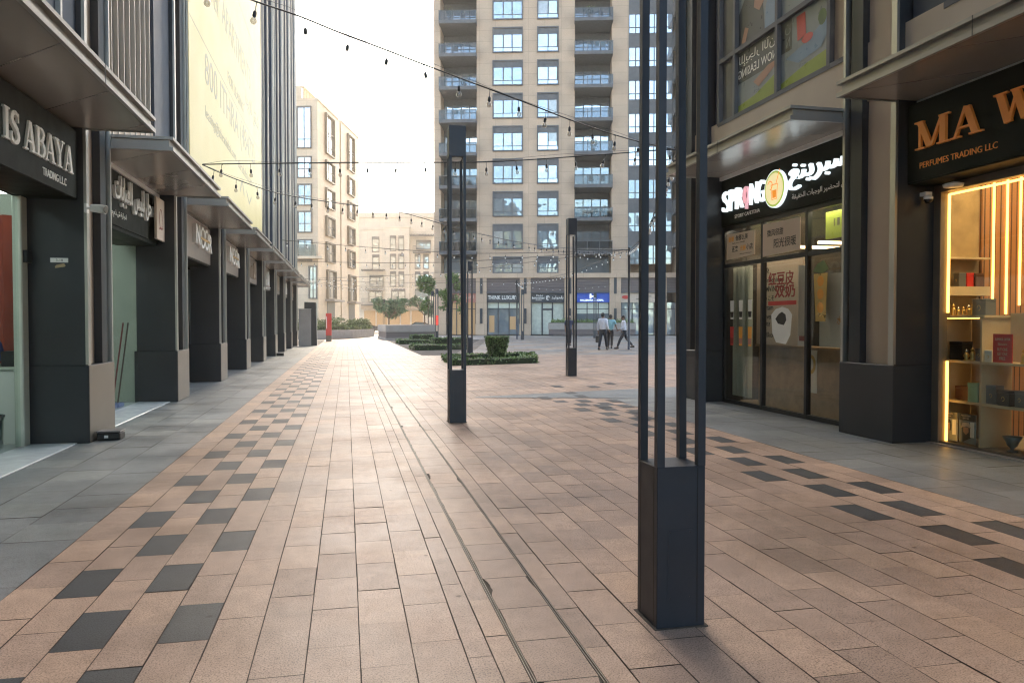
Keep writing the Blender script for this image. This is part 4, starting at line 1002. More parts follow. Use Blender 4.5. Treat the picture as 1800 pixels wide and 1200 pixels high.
# inside the second shop
for x, y, m, lb in ((-3.46, 12.75, 'darkred', 'red handled mop leaning behind the glass of the second left shop'), (-3.44, 12.95, 'brown', 'brown handled broom leaning behind the glass of the second left shop')):
    S = Th('mop', lb, 'mop', (x, y, 0)); b = MB(); b.tube([(x, y - .25, .05), (x + .02, y + .3, 1.30)], .012, 8); S.part('handle', b, m); b = MB(); b.box(x - .06, x + .06, y - .42, y - .1, .01, .07, .015); S.part('head', b, 'fabricblue')
S = Th('dustpan', 'blue upright dustpan behind the second left shop glass', 'dustpan', (-3.45, 12.1, 0)); b = MB(); b.box(-3.5, -3.42, 11.5, 12.0, .02, .55, .02); S.part('pan', b, 'fabricblue'); b = MB(); b.tube([(-3.46, 11.75, .55), (-3.46, 11.8, .95)], .012, 6); S.part('handle', b, 'black_metal')
# slabs at the end of the row
S = Th('screen_wall', 'grey upright panel standing at the end of the left shop row', 'panel', (-2.27, 44.4, 0)); b = MB(); b.box(-2.62, -1.95, 44.35, 44.5, 0, 2.08, .01); S.part('panel', b, 'concrete'); b = MB(); b.box(-2.64, -1.93, 44.33, 44.52, 2.08, 2.1); S.part('cap', b, 'silver')
S = Th('screen_wall', 'taller navy slab behind the grey panel at the end of the left row', 'panel', (-2.0, 45.3, 0)); b = MB(); b.prism([(-2.35, 0), (-1.66, 0), (-1.72, 2.48), (-2.35, 2.5)], 1, 45.2, 45.55); S.part('slab', b, 'dark'); b = MB(); b.box(-1.70, -1.655, 45.21, 45.54, 0, 2.4); S.part('edge', b, 'silver')
S = Th('totem', 'red upright wayfinding totem on the paving beyond the left row', 'totem', (-1.2, 55.1, 0)); b = MB(); b.box(-1.41, -1.02, 55.0, 55.2, .42, 1.98, .006); S.part('red_panel', b, 'red'); b = MB(); b.box(-1.405, -1.025, 55.01, 55.19, 0, .42); S.part('base', b, 'bronze')
b = MB(); b.box(-1.37, -1.34, 54.993, 54.999, .9, 1.75); S.part('mark', b, 'letter')
b = MB(); b.box(6.53, 6.71, 56.86, 56.885, 1.15, 1.85); S = Th('screen', 'small red lit screen on the light column in front of the planter', 'screen', (6.62, 56.87, 1.15)); S.part('display', b, 'redlight'); b = MB(); b.box(6.51, 6.73, 56.886, 56.895, 1.13, 1.87); S.part('case', b, 'black_metal')

# ------------------------------------------------------------------ signs on the right row
f = MB(); f.box(5.902, 5.915, 3.65, 7.13, 2.80, 3.60)
l1 = MB(); serif_write(l1, 'MA', (5.902, 7.0, 3.11), RR, UPV, .29, .86, .03); l3 = MB(); serif_write(l3, 'W', (5.902, 6.0, 3.11), RR, UPV, .29, .52, .03); l3.v = [(x - .012, y, z) for x, y, z in l3.v]
l2 = MB(); write(l2, 'PERFUMES TRADING LLC', (5.902, 6.95, 2.915), RR, UPV, w=.98, h=.062, depth=.006)
f.v = [(x - 0.012, y, z) for x, y, z in f.v]; l1.v = [(x - .012, y, z) for x, y, z in l1.v]; l2.v = [(x - .012, y, z) for x, y, z in l2.v]
sign('shop_sign', 'dark green fascia sign with raised copper roman letters over the perfume shop', (5.9, 6.2, 2.8), f, 'signdark', [('lettering', l1, 'copper'), ('lettering', l3, 'copper'), ('small_lettering', l2, 'copper')])
XS = 6.036
f = MB(); f.box(XS, XS + .012, 8.10, 11.56, 2.88, 3.62)
C = Th('shop_sign', 'dark cafeteria sign with glowing white letters and a juice glass emblem', 'sign', (XS, 9.8, 2.88))
C.part('panel', f, 'signdark')
b = MB()
xx = 11.47
for ch, wd in (('S', .22), ('P', .20), ('R', .22)):
    write(b, ch, (XS, xx, 3.09), RR, UPV, w=wd, h=.33, bold=.0, depth=.05); xx -= wd + .005
C.part('glowing_lettering', b, 'glow'); b = MB()
xx = 10.60
for ch, wd in (('N', .20), ('G', .20)):
    write(b, ch, (XS, xx, 3.09), RR, UPV, w=wd, h=.32, bold=.0, depth=.05); xx -= wd + .005
C.part('glowing_lettering', b, 'glow')
b = MB()
for q in stroke(arc(10.72, 3.26, .07, .12, 0, 360, 16), [.03] * 17): b.prism([(p[0], p[1]) for p in q], 0, XS - .05, XS)
b.box(XS - .045, XS, 10.705, 10.735, 3.05, 3.2); C.part('drop_letter', b, 'glow_p')
b = MB(); write(b, arabic('سبرينغ'), (XS, 9.58, 3.12), RR, UPV, w=1.34, h=.36, bold=.008, depth=.05); C.part('glowing_lettering', b, 'glow')
def disc(cy, cz, r, x0, x1, n=40):
    b = MB(); b.prism([(cy + r * math.cos(2 * math.pi * i / n), cz + r * math.sin(2 * math.pi * i / n)) for i in range(n)], 0, x0, x1); return b
cy, cz = 9.90, 3.215
C.part('emblem_rim', disc(cy, cz, .268, XS - .05, XS), 'glow')
C.part('emblem_ring', disc(cy, cz, .255, XS - .053, XS - .0505), 'glow_g')
C.part('emblem_face', disc(cy, cz, .225, XS - .056, XS - .0535), 'glow_y')
b = MB()
for q in stroke([(cy + .075, cz + .06), (cy + .05, cz - .15), (cy - .07, cz - .15), (cy - .095, cz + .06), (cy + .075, cz + .06)], [.014] * 5): b.prism(q, 0, XS - .058, XS - .0565)
b.prism([(cy + .045, cz - .02), (cy + .032, cz - .13), (cy - .052, cz - .13), (cy - .065, cz - .02)], 0, XS - .058, XS - .0565)
for q in stroke([(cy - .05, cz + .05), (cy - .15, cz + .26)], [.014] * 2) + stroke(arc(cy + .1, cz + .06, .06, .06, 20, 270, 12), [.013] * 13): b.prism(q, 0, XS - .0595, XS - .0585)
C.part('juice_glass', b, 'glow_o')
b = MB(); write(b, 'STORY CAFETERIA', (XS, 11.12, 2.955), RR, UPV, w=.75, h=.055, depth=.004); C.part('small_lettering', b, 'letter'); b = MB(); write(b, arabic('ستوري لتحضير الوجبات الخفيفة'), (XS, 9.53, 2.965), RR, UPV, w=1.36, h=.11, depth=.004)
C.part('small_lettering', b, 'letter')
# paper posters over the cafeteria window
XP = 6.058
def poster(lb, y0, y1, z0, z1, fm, parts, name='poster', x=XP, th=.006, grp=None):
    S = Th(name, lb, 'poster', (x, (y0 + y1) / 2, z0), grp); b = MB()
    b.prism([(y0, z0 + .01), (y1, z0 - .01), (y1, z1), (y0, z1 - .015)], 0, x, x + th); S.part('sheet', b, fm)
    for nm, mb, m in parts: S.part(nm, mb, m)
    return S
a1 = MB(); write(a1, '谢谢', (XP, 11.36, 2.60), RR, UPV, h=.085, bold=.012, depth=.002); a3 = MB(); write(a3, '光顾', (XP, 10.99, 2.43), RR, UPV, h=.085, bold=.012, depth=.002)
a2 = MB(); write(a2, '你那么美', (XP, 11.13, 2.60), RR, UPV, h=.09, bold=.012, depth=.002); write(a2, '还来', (XP, 11.25, 2.43), RR, UPV, h=.095, bold=.012, depth=.002); write(a2, '小店', (XP, 10.80, 2.43), RR, UPV, h=.095, bold=.012, depth=.002)
write(a2, 'Thank you so beautiful', (XP, 11.25, 2.555), RR, UPV, w=.4, h=.025, depth=.002); write(a2, 'and patronizing us', (XP, 11.0, 2.37), RR, UPV, w=.36, h=.025, depth=.002)
poster('tan paper poster with orange and black handwriting above the cafeteria curtain', 10.55, 11.42, 2.33, 2.73, 'paper', [('lettering', a1, 'orange'), ('lettering', a3, 'orange'), ('lettering', a2, 'ink')])
a2 = MB(); write(a2, '微风很甜', (XP, 10.20, 2.56), RR, UPV, h=.10, bold=.004, depth=.002); write(a2, '阳光很暖', (XP, 10.02, 2.38), RR, UPV, h=.135, bold=.006, depth=.002)
poster('tan paper poster with black handwriting at the middle of the cafeteria window', 9.36, 10.32, 2.29, 2.76, 'paper', [('lettering', a2, 'ink')])
# stickers on the panes
XG = 6.096
def pr_(mb, poly, d=.002, x=XG): mb.prism(poly, 0, x - d, x)
S = Th('window_sticker', 'dessert sticker with dark red writing and a bowl of beans on the middle cafeteria pane', 'sticker', (XG, 9.75, 1.1))
b = MB(); write(b, '红豆皮', (XG, 10.22, 1.84), RR, UPV, w=.66, h=.2, bold=.02, depth=.002); write(b, '双奶', (XG, 10.05, 1.66), RR, UPV, w=.52, h=.19, bold=.02, depth=.002); S.part('lettering', b, 'darkred')
b = MB(); b.box(XG - .002, XG, 9.5, 10.22, 1.555, 1.615); S.part('label_strip', b, 'red')
b = MB(); pr_(b, [(10.13, 1.42), (10.10, 1.15), (10.0, 1.02), (9.75, 1.0), (9.64, 1.13), (9.6, 1.42), (9.7, 1.5), (9.85, 1.53), (10.02, 1.5)]); S.part('bowl', b, 'white')
b = MB(); pr_(b, [(10.02, 1.36), (9.95, 1.29), (9.8, 1.27), (9.74, 1.34), (9.76, 1.42), (9.85, 1.46), (9.93, 1.43), (9.97, 1.40)], .0035); S.part('beans', b, 'ink')
S = Th('window_sticker', 'sticker of six drinks on the curtained cafeteria pane', 'sticker', (XG, 11.1, 1.0))
for i in range(6):
    r_, c_ = divmod(i, 3); y = 11.3 - c_ * .28; z = 1.36 - r_ * .42
    b = MB(); pr_(b, [(y + .06, z + .3), (y - .06, z + .3), (y - .045, z), (y + .045, z)]); S.part('drink', b, ('white', 'white', 'white', 'red', 'orange', 'orange')[i])
    b = MB(); pr_(b, [(y + .05, z + .12), (y - .05, z + .12), (y - .04, z + .03), (y + .04, z + .03)], .0035); S.part('topping', b, ('ink', 'ink', 'ink', 'darkred', 'pink', 'pink')[i])
S = Th('window_sticker', 'tall yellow fruit drink sticker on the right cafeteria pane', 'sticker', (XG, 8.9, 1.2))
b = MB(); pr_(b, [(9.10, 1.95), (8.80, 1.95), (8.84, 1.32), (9.05, 1.32)]); S.part('drink', b, 'glow_y' if False else 'gold')
b = MB(); pr_(b, [(9.13, 1.98), (9.02, 2.08), (8.88, 2.12), (8.78, 2.0), (8.9, 1.95)], .0035); S.part('leaf_garnish', b, 'leaf_l')
b = MB(); 
for z in (1.5, 1.68, 1.85): pr_(b, arc(8.95, z, .07, .07, 0, 330, 14)[:-1], .0035)
S.part('fruit_slice', b, 'orange')
S = Th('window_sticker', 'orange fruit drink sticker at the right edge of the cafeteria window', 'sticker', (XG, 8.25, .9))
b = MB(); pr_(b, [(8.36, 1.62), (8.14, 1.62), (8.17, 1.0), (8.33, 1.0)]); S.part('drink', b, 'orange'); b = MB(); pr_(b, [(8.35, 1.62), (8.15, 1.62), (8.16, 1.42), (8.34, 1.42)], .0035); S.part('topping', b, 'darkred')
# cafeteria interior
b = MB()
P = [(6.22 + .03 * math.sin(i * 1.7), 11.5 - i * .025) for i in range(24)]
for i in range(23): b.face([(P[i][0], P[i][1], .12), (P[i + 1][0], P[i + 1][1], .12), (P[i + 1][0], P[i + 1][1], 2.2), (P[i][0], P[i][1], 2.2)], True)
tag(b.build('curtain', 'drape'), 'pale pleated curtain behind the left cafeteria pane', 'curtain')
S = Th('counter', 'pale wood panelled counter behind the lower cafeteria glass', 'counter', (6.45, 9.8, 0)); b = MB(); b.box(6.40, 6.6, 8.1, 11.0, .01, .93, .004); S.part('panel', b, 'wood'); b = MB(); b.box(6.37, 6.65, 8.1, 11.05, .933, .965); S.part('top', b, 'wood')
S = Th('welcome_board', 'brown board with welcome in many languages inside the cafeteria', 'board', (6.35, 10.4, .97)); b = MB(); b.box(6.36, 6.385, 9.75, 11.0, .97, 2.25); S.part('panel', b, 'paper')
b = MB()
for i, (t, wd, hh) in enumerate((('欢迎', .22, .09), ('Bienvenidos', .62, .08), ('BEMVINDOS', .66, .09), ('ようこそ', .36, .08), ('Witam', .34, .08), ('Benvenuti', .42, .08), ('स्वागत', .26, .09), ('Willkommen', .62, .08))):
    write(b, t, (6.36, 10.86, 2.06 - i * .14), RR, UPV, w=wd, h=hh, bold=.012, depth=.002)
S.part('lettering', b, 'ink')
S = Th('poster', 'large white printed sheet hung inside the right cafeteria pane', 'poster', (6.2, 8.8, .97)); b = MB(); b.box(6.20, 6.205, 8.35, 9.12, .98, 1.95); S.part('sheet', b, 'white')
b = MB(); write(b, '水果茶', (6.20, 8.75, 1.28), RR, UPV, w=.32, h=.11, depth=.002); S.part('lettering', b, 'orange')
S = Th('poster', 'narrow white strip standing in for a reflection in the middle cafeteria pane', 'poster', (6.2, 9.5, .97)); b = MB(); b.box(6.20, 6.205, 9.34, 9.62, .98, 2.1); S.part('sheet', b, 'white'); b = MB(); b.box(6.196, 6.20, 9.38, 9.58, 1.05, 1.12); S.part('mark', b, 'darkred')  # bright reflection in the pane put in as a white strip
S = Th('menu_board', 'lime green menu board behind the upper right cafeteria pane', 'board', (6.5, 8.7, 2.3)); b = MB(); b.box(6.3, 6.33, 8.2, 9.15, 2.42, 2.78); S.part('panel', b, 'poster_g'); b = MB()
for i in range(5): b.box(6.296, 6.30, 8.55 + i * .1, 8.57 + i * .1 + .03 * (i % 2), 2.58, 2.68)
S.part('mark', b, 'ink')
S = Th('poster', 'narrow white poster with a gold ring on the cafeteria counter front', 'poster', (6.39, 9.55, .3)); b = MB(); b.box(6.39, 6.398, 9.45, 9.72, .32, .92); S.part('sheet', b, 'white'); b = MB()
for q in stroke(arc(9.58, .72, .08, .11, 0, 360, 16), [.05] * 17): b.prism(q, 0, 6.386, 6.39)
S.part('emblem', b, 'gold')
b = MB(); b.box(9.6, 9.9, 8.0, 11.7, 0, 3.5); o = RB.part('back_wall', b, 'greenwhite')
for y in (8.7, 9.5, 10.3, 11.0):
    b = MB(); b.box(7.0, 9.0, y, y + .06, 2.5, 2.54); RB.part('ceiling_lamp_or_fill', b, 'led_w')
b = MB(); b.box(6.14, 6.26, 8.2, 11.5, 2.84, 2.86); RB.part('ceiling_lamp_or_fill', b, 'fill_n')  # added fill strip, hidden behind the fascia, brightens the welcome board
S = Th('display_fridge', 'white drinks fridge at the back of the cafeteria', 'fridge', (8.8, 9.3, 0)); b = MB(); b.box(8.6, 9.5, 8.6, 10.2, .02, 2.0, .02); S.part('cabinet', b, 'white'); b = MB(); b.box(8.585, 8.598, 8.68, 10.12, .2, 1.7); S.part('door_glass', b, 'pane_w')

# perfume shop interior
b = MB(); b.box(6.97, 9.9, 7.255, 7.298, 0.01, 3.5); sl_ = RB.part('slat_wall', b, 'slat')
for x, z in ((7.10, 1.57), (7.28, 1.40), (7.46, 1.50), (7.66, 1.4), (7.9, 1.55)):
    b = MB(); b.box(x, x + .016, 7.235, 7.254, z, 3.3); RB.part('led_strip', b, 'led', sl_)
b = MB(); b.box(6.315, 6.335, 7.015, 7.035, 1.41, 2.68); b.box(6.315, 6.335, 3.7, 7.0145, 2.665, 2.685); RB.part('led_strip', b, 'led')
b = MB(); b.box(6.315, 6.335, 7.015, 7.035, .03, .89); RB.part('led_strip', b, 'led')
b = MB(); b.box(6.42, 6.95, 7.12, 7.298, 1.60, 1.70); RB.part('niche_ledge', b, 'shelf'); b = MB(); b.box(6.42, 6.95, 7.12, 7.298, 2.0, 2.02); RB.part('niche_ledge', b, 'shelf')
b = MB(); b.box(6.9, 9.8, 3.7, 3.75, 0, 3.5); b.box(9.7, 9.9, 3.7, 7.25, 0, 3.5); RB.part('back_wall', b, 'stone')
b = MB(); b.box(7.2, 7.6, 5.0, 6.6, 3.2, 3.22); RB.part('ceiling_lamp_or_fill', b, 'led_w'); b = MB(); b.box(6.45, 6.95, 4.6, 7.0, 3.2, 3.22); RB.part('ceiling_lamp_or_fill', b, 'led_w')  # second panel is an added fill that evens out the shop light
b = MB(); b.lathe((6.12, 6.75, 2.70), [(.0, -.0), (.09, -.0), (.1, .03), (0, .06)], 16); RB.part('downlight', b, 'white')
S = Th('shelf_unit', 'cream display shelving inside the perfume shop window', 'shelf', (6.6, 6.5, 0))
b = MB(); b.box(6.40, 6.78, 6.62, 7.20, 1.355, 1.38); S.part('shelf', b, 'shelf')
b = MB(); b.box(6.40, 6.78, 5.2, 7.20, .875, .90); S.part('shelf', b, 'shelf')
b = MB(); b.box(6.40, 6.78, 5.2, 7.20, .445, .47); S.part('shelf', b, 'shelf')
for y in (7.20, 6.66, 6.1): 
    b = MB(); b.box(6.40, 6.78, y - .012, y + .012, .0, 1.38 if y > 6.5 else .9); S.part('side_panel', b, 'shelf')
b = MB(); b.box(6.70, 6.72, 6.3, 6.6, .9, 1.40); S.part('back_panel', b, 'shelf')
b = MB(); b.box(6.79, 6.80, 6.7, 7.19, .02, .44); b.box(6.79, 6.80, 6.9, 7.19, .47, 1.35); S.part('back_panel', b, 'stone')
b = MB(); b.box(6.41, 6.42, 6.70, 7.15, 1.345, 1.354); S.part('led_strip', b, 'led')
def pbox(x, y, z, w_, d_, h_, m, lb, mark=True):
    S = Th('perfume_box', lb, 'box', (x, y, z), 'boxes on the perfume shelves'); b = MB(); b.box(x - d_ / 2, x + d_ / 2, y - w_ / 2, y + w_ / 2, z, z + h_ * .8, .003); S.part('body', b, m)
    b = MB(); b.box(x - d_ / 2 - .002, x + d_ / 2 + .002, y - w_ / 2 - .002, y + w_ / 2 + .002, z + h_ * .8 + .001, z + h_, .003); S.part('lid', b, m)
    if mark:
        b = MB()
        for q in stroke(arc(y, z + h_ * .45, w_ * .12, w_ * .16, 0, 300, 10), [.004] * 11): b.prism(q, 0, x - d_ / 2 - .003, x - d_ / 2 - .001)
        S.part('emblem', b, 'gold')
pbox(6.52, 7.05, .90, .17, .14, .20, 'black_metal', 'plain black box at the left end of the middle perfume shelf', False)
pbox(6.50, 6.75, .90, .09, .08, .135, 'greybox', 'small charcoal box beside the divider on the middle perfume shelf')
pbox(6.46, 6.60, .90, .09, .06, .12, 'white', 'pale box left of the red offer card')
pbox(6.50, 6.53, .90, .06, .06, .125, 'paper', 'cream box directly behind the red offer card')
pbox(6.55, 6.98, .47, .20, .14, .15, 'brown', 'brown box on the lower perfume shelf', False)
pbox(6.47, 6.77, .47, .13, .12, .20, 'teal', 'teal green box on the lower perfume shelf', False)
pbox(6.50, 6.58, .47, .12, .10, .19, 'greybox', 'charcoal box right of the teal box')
pbox(6.48, 6.40, .47, .14, .12, .155, 'black_metal', 'black box with gold emblem on the lower perfume shelf')
pbox(6.50, 6.23, .47, .11, .12, .165, 'greybox', 'grey box at the right end of the lower perfume shelf')
pbox(6.50, 6.73, 1.38, .17, .13, .17, 'greybox', 'grey display box on the top perfume shelf')
pbox(6.62, 7.19, 1.70, .08, .09, .15, 'greybox', 'grey box on the stone ledge')
pbox(6.72, 7.19, 1.70, .08, .09, .15, 'red', 'red box on the stone ledge')
pbox(6.84, 7.19, 1.70, .08, .11, .15, 'brown', 'dark brown box on the stone ledge')
def flacon(x, y, z, h_, k, lb):
    S = Th('perfume_bottle', lb, 'bottle', (x, y, z), 'ornate bottles on the perfume shelves'); b = MB(); s = h_ / .12
    b.lathe((x, y, z), [(0, 0), (.024 * s, 0), (.026 * s, .008 * s), ((.014 if k else .02) * s, .02 * s), ((.03 if k else .022) * s, .045 * s), (.02 * s, .07 * s), (.009 * s, .08 * s)], 12); S.part('body', b, 'gold')
    b = MB(); b.lathe((x, y, z), [(.009 * s, .081 * s), (.016 * s, .085 * s), (.013 * s, .1 * s), (.005 * s, .108 * s), (0, .12 * s)], 10); S.part('stopper', b, 'chrome' if k else 'gold')
for i, y in enumerate((7.11, 7.04, 6.97, 6.90, 6.84)): flacon(6.47, y, 1.38, (.135, .10, .10, .12, .13)[i], i % 2, ('tall tiered gold bottle at the left end of the top shelf', 'short round gold bottle second on the top shelf', 'round gold bottle at the middle of the top shelf', 'gold bottle fourth on the top shelf', 'gold bottle beside the grey box on the top shelf')[i])
flacon(6.46, 6.91, .90, .13, 1, 'gold bottle beside the black box on the middle shelf'); flacon(6.48, 6.85, .90, .15, 0, 'tall amber bottle left of the small charcoal box'); flacon(6.46, 6.20, .90, .16, 0, 'gold bottle right of the red offer card')
S = Th('offer_card', 'red offer card standing on the perfume shelf', 'sign', (6.42, 6.42, .9)); b = MB(); b.box(6.42, 6.428, 6.30, 6.53, .902, 1.19); S.part('card', b, 'red')
b = MB()
for t, z, wd, hh in (('SUMMER OFFER', 1.125, .18, .024), ('Skincare', 1.075, .11, .026), ('BUY ONE', 1.02, .12, .030), ('GET ONE', .975, .12, .030), ('FREE', .93, .07, .030)): write(b, t, (6.42, 6.415 + wd / 2, z), RR, UPV, w=wd, h=hh, depth=.002)
S.part('lettering', b, 'paper')
for y0, lb, t1, t2, hat in ((7.16, 'poster of a dark haired man in the perfume window', 'COLLAGEN', 'CREAM', False), (6.92, 'poster of a woman in a pale hat in the perfume window', 'MELADERM', 'SPF 50', True)):
    S = Th('poster', lb, 'poster', (6.40, y0 - .11, .03)); b = MB(); b.box(6.39, 6.396, y0 - .22, y0, .03, .34); S.part('sheet', b, 'poster_p')
    b = MB(); b.box(6.387, 6.39, y0 - .22, y0, .27, .34); pr_(b, [(y0 - .02, .24), (y0 - .06, .265), (y0 - .12, .255), (y0 - .14, .2), (y0 - .13, .14), (y0 - .02, .14)] if not hat else [(y0 - .04, .2), (y0 - .16, .21), (y0 - .17, .1), (y0 - .05, .04)], .002, 6.39); S.part('dark_field', b, 'poster_d')
    b = MB(); pr_(b, [(y0 - .03, .22), (y0 - .11, .22), (y0 - .115, .16), (y0 - .09, .1), (y0 - .05, .1), (y0 - .025, .16)] if not hat else [(y0 - .06, .2), (y0 - .13, .2), (y0 - .13, .15), (y0 - .095, .12), (y0 - .06, .15)], .0035, 6.39); S.part('face', b, 'skin_l')
    if hat: b = MB(); pr_(b, [(y0 - .03, .19), (y0 - .05, .245), (y0 - .13, .25), (y0 - .17, .19), (y0 - .1, .215)], .0045, 6.39); S.part('hat', b, 'paper')
    b = MB(); write(b, t1, (6.387, y0 - .03, .312), RR, UPV, w=.12, h=.018, depth=.001); write(b, t2, (6.387, y0 - .05, .284), RR, UPV, w=.08, h=.018, depth=.001); S.part('lettering', b, 'paper')
    b = MB(); b.box(6.387, 6.39, y0 - .2, y0 - .15, .1, .26); S.part('product', b, 'white')
S = Th('glass_bowl', 'footed smoked glass bowl on the perfume window floor', 'bowl', (6.47, 6.33, .02)); b = MB(); b.lathe((6.47, 6.33, .02), [(0, 0), (.05, 0), (.05, .01), (.015, .02), (.02, .035), (.045, .06), (.06, .1), (.09, .15), (.085, .152), (.05, .1), (.03, .07), (0, .06)], 20); S.part('bowl', b, 'greybox')
S = Th('dome_camera', 'small white dome camera under the perfume shop sign', 'camera', (6.1, 7.05, 2.7)); b = MB(); b.box(6.05, 6.13, 7.05, 7.137, 2.66, 2.70); S.part('bracket', b, 'white'); b = MB(); b.ball((6.09, 7.06, 2.62), .045, .045, .045); S.part('dome', b, 'black_metal'); b = MB(); b.lathe((6.09, 7.06, 2.62), [(.046, .0), (.05, .02), (.03, .045), (0, .045)], 14); S.part('cover', b, 'white')

# leasing posters in the right upper windows (seen mirrored, as stuck inside the glass)
XW = 5.75 + .16
S = Th('window_poster', 'window poster with a person in profile and mirrored leasing text', 'poster', (XW, 10.25, 4.5))
b = MB(); b.box(XW - .006, XW, 9.70, 10.795, 4.5, 7.3); S.part('sheet', b, 'poster_p')
b = MB(); b.box(XW - .008, XW - .0065, 9.70, 10.795, 4.95, 5.415); b.prism([(10.79, 5.6), (10.79, 6.0), (10.55, 6.25), (10.25, 6.2), (10.1, 5.9), (10.05, 5.5), (10.79, 5.5)], 0, XW - .008, XW - .0065); S.part('dark_field', b, 'poster_d')
b = MB(); b.prism([(10.79, 4.5), (9.70, 4.5), (9.70, 4.82), (10.3, 4.66), (10.79, 4.62)], 0, XW - .008, XW - .0065); S.part('lime_band', b, 'poster_g')
b = MB(); b.prism([(10.3, 6.25), (10.1, 6.25), (10.02, 6.12), (10.07, 5.95), (10.2, 5.85), (10.35, 5.95)], 0, XW - .010, XW - .0085); S.part('face', b, 'skin_l'); b = MB(); b.prism([(10.2, 4.75), (9.75, 4.92), (9.72, 4.99), (9.95, 4.98), (10.35, 4.86)], 0, XW - .010, XW - .0085); S.part('hand', b, 'skin_l'); b = MB(); b.prism([(10.7, 5.55), (10.6, 5.75), (10.5, 5.7), (10.6, 5.5)], 0, XW - .010, XW - .0085); S.part('hand', b, 'skin_l')
b = MB(); b.prism([(10.35, 6.4), (10.1, 6.42), (10.05, 6.3), (10.12, 6.24), (10.3, 6.24), (10.4, 6.1), (10.45, 6.25)], 0, XW - .011, XW - .0102); S.part('hair', b, 'hair')
b = MB(); b.prism([(10.05, 5.5), (9.72, 5.5), (9.72, 6.0), (9.9, 6.05), (10.02, 5.85)], 0, XW - .010, XW - .0085); S.part('blue_shirt', b, 'poster_b')
b = MB(); write(b, 'NOW LEASING', (XW - .008, 10.79, 5.02), RR, UPV, w=1.06, h=.125, depth=.0015, mirror=True); write(b, arabic('للإيجار الآن'), (XW - .008, 10.77, 5.18), RR, UPV, w=1.0, h=.2, depth=.0015, mirror=True); S.part('lettering', b, 'letter')
S = Th('window_poster', 'window poster of a fruit bowl with lime green foot and red glass', 'poster', (XW, 9.1, 4.5))
b = MB(); b.box(XW - .006, XW, 8.505, 9.615, 4.5, 7.3); S.part('sheet', b, 'poster_p')
b = MB(); b.box(XW - .008, XW - .0065, 9.36, 9.615, 5.0, 5.415); S.part('dark_field', b, 'poster_d')
b = MB(); b.prism([(9.615, 4.5), (8.505, 4.5), (8.505, 4.74), (9.0, 4.70), (9.615, 4.60)], 0, XW - .0095, XW - .0085); S.part('lime_band', b, 'poster_g')
b = MB(); b.prism([(9.5, 4.9), (9.2, 4.76), (8.7, 4.8), (8.51, 5.0), (8.51, 5.22), (8.7, 5.1), (9.0, 4.98)], 0, XW - .010, XW - .0096); S.part('bowl', b, 'poster_b')
b = MB(); b.prism([(9.25, 5.38), (9.05, 5.38), (9.03, 5.08), (9.22, 5.05)], 0, XW - .011, XW - .0101); b.prism(arc(9.0, 5.02, .13, .06, 0, 330, 12)[:-1], 0, XW - .0115, XW - .0111); S.part('red_fruit', b, 'red')
b = MB(); b.prism(arc(8.68, 5.17, .09, .10, 0, 330, 14)[:-1], 0, XW - .011, XW - .0101); S.part('green_apple', b, 'leaf_l')
b = MB(); b.prism([(8.95, 5.55), (8.51, 5.6), (8.51, 6.5), (9.2, 6.6), (9.4, 6.0)], 0, XW - .010, XW - .0085); S.part('white_shirt', b, 'shirt_w')
b = MB(); write(b, 'N', (XW - .008, 9.5, 5.05), RR, UPV, w=.1, h=.13, depth=.0015, mirror=True); write(b, arabic('ن'), (XW - .008, 9.52, 5.22), RR, UPV, w=.13, h=.14, depth=.0015, mirror=True); S.part('lettering', b, 'poster_p')

# ------------------------------------------------------------------ signs on the tower shops
def tpt(x, y, z): 
    c, s = math.cos(GR), math.sin(GR); return (17.407 + x * c - y * s, 80.156 + x * s + y * c, z)
def tsign(i, lb, m, parts, z0=3.49, z1=4.49):
    x0, x1 = bays[i]; o = thing('shop_sign', lb, 'sign', tpt((x0 + x1) / 2, -0.33, z0), GR)
    w_ = (x1 - x0) / 2; b = MB(); b.box(-w_, w_, 0, .14, 0, z1 - z0); b.build('panel', m, o)
    for nm, fn, pm in parts:
        b = MB(); fn(b, w_); b.build(nm, pm, o)
XX = (1, 0, 0)
tsign(0, 'pink sign with pale Arabic letters over the orange lit shop', 'pink', [('lettering', lambda b, w_: write(b, arabic('القصر العربي'), (-1.3, 0, .2), XX, UPV, w=2.7, h=.6, depth=.03), 'paper')])
tsign(1, 'black sign reading THINK LUXURY over a dark shopfront', 'frame_d', [('lettering', lambda b, w_: write(b, 'THINK LUXURY', (-1.65, 0, .32), XX, UPV, w=3.2, h=.42, bold=.01, depth=.03), 'letter')])
tsign(2, 'black sign with white two language lettering over the papered shopfront', 'frame_d', [('lettering', lambda b, w_: (write(b, 'Mohd', (-1.2, 0, .62), XX, UPV, w=.7, h=.2, depth=.03), write(b, 'Balhawaleed', (-1.65, 0, .38), XX, UPV, w=1.3, h=.2, bold=.012, depth=.03), write(b, 'Perfumes', (-1.25, 0, .2), XX, UPV, w=.6, h=.12, depth=.03), write(b, arabic('بلحوليد'), (.42, 0, .3), XX, UPV, w=1.25, h=.4, bold=.01, depth=.03)), 'letter'), ('emblem', lambda b, w_: [b.prism(q, 1, -.03, 0) for q in stroke(arc(.02, .5, .16, .22, 0, 300, 12), [.06] * 13) + stroke(arc(.02, .5, .05, .1, 0, 300, 8), [.05] * 9)], 'letter')])
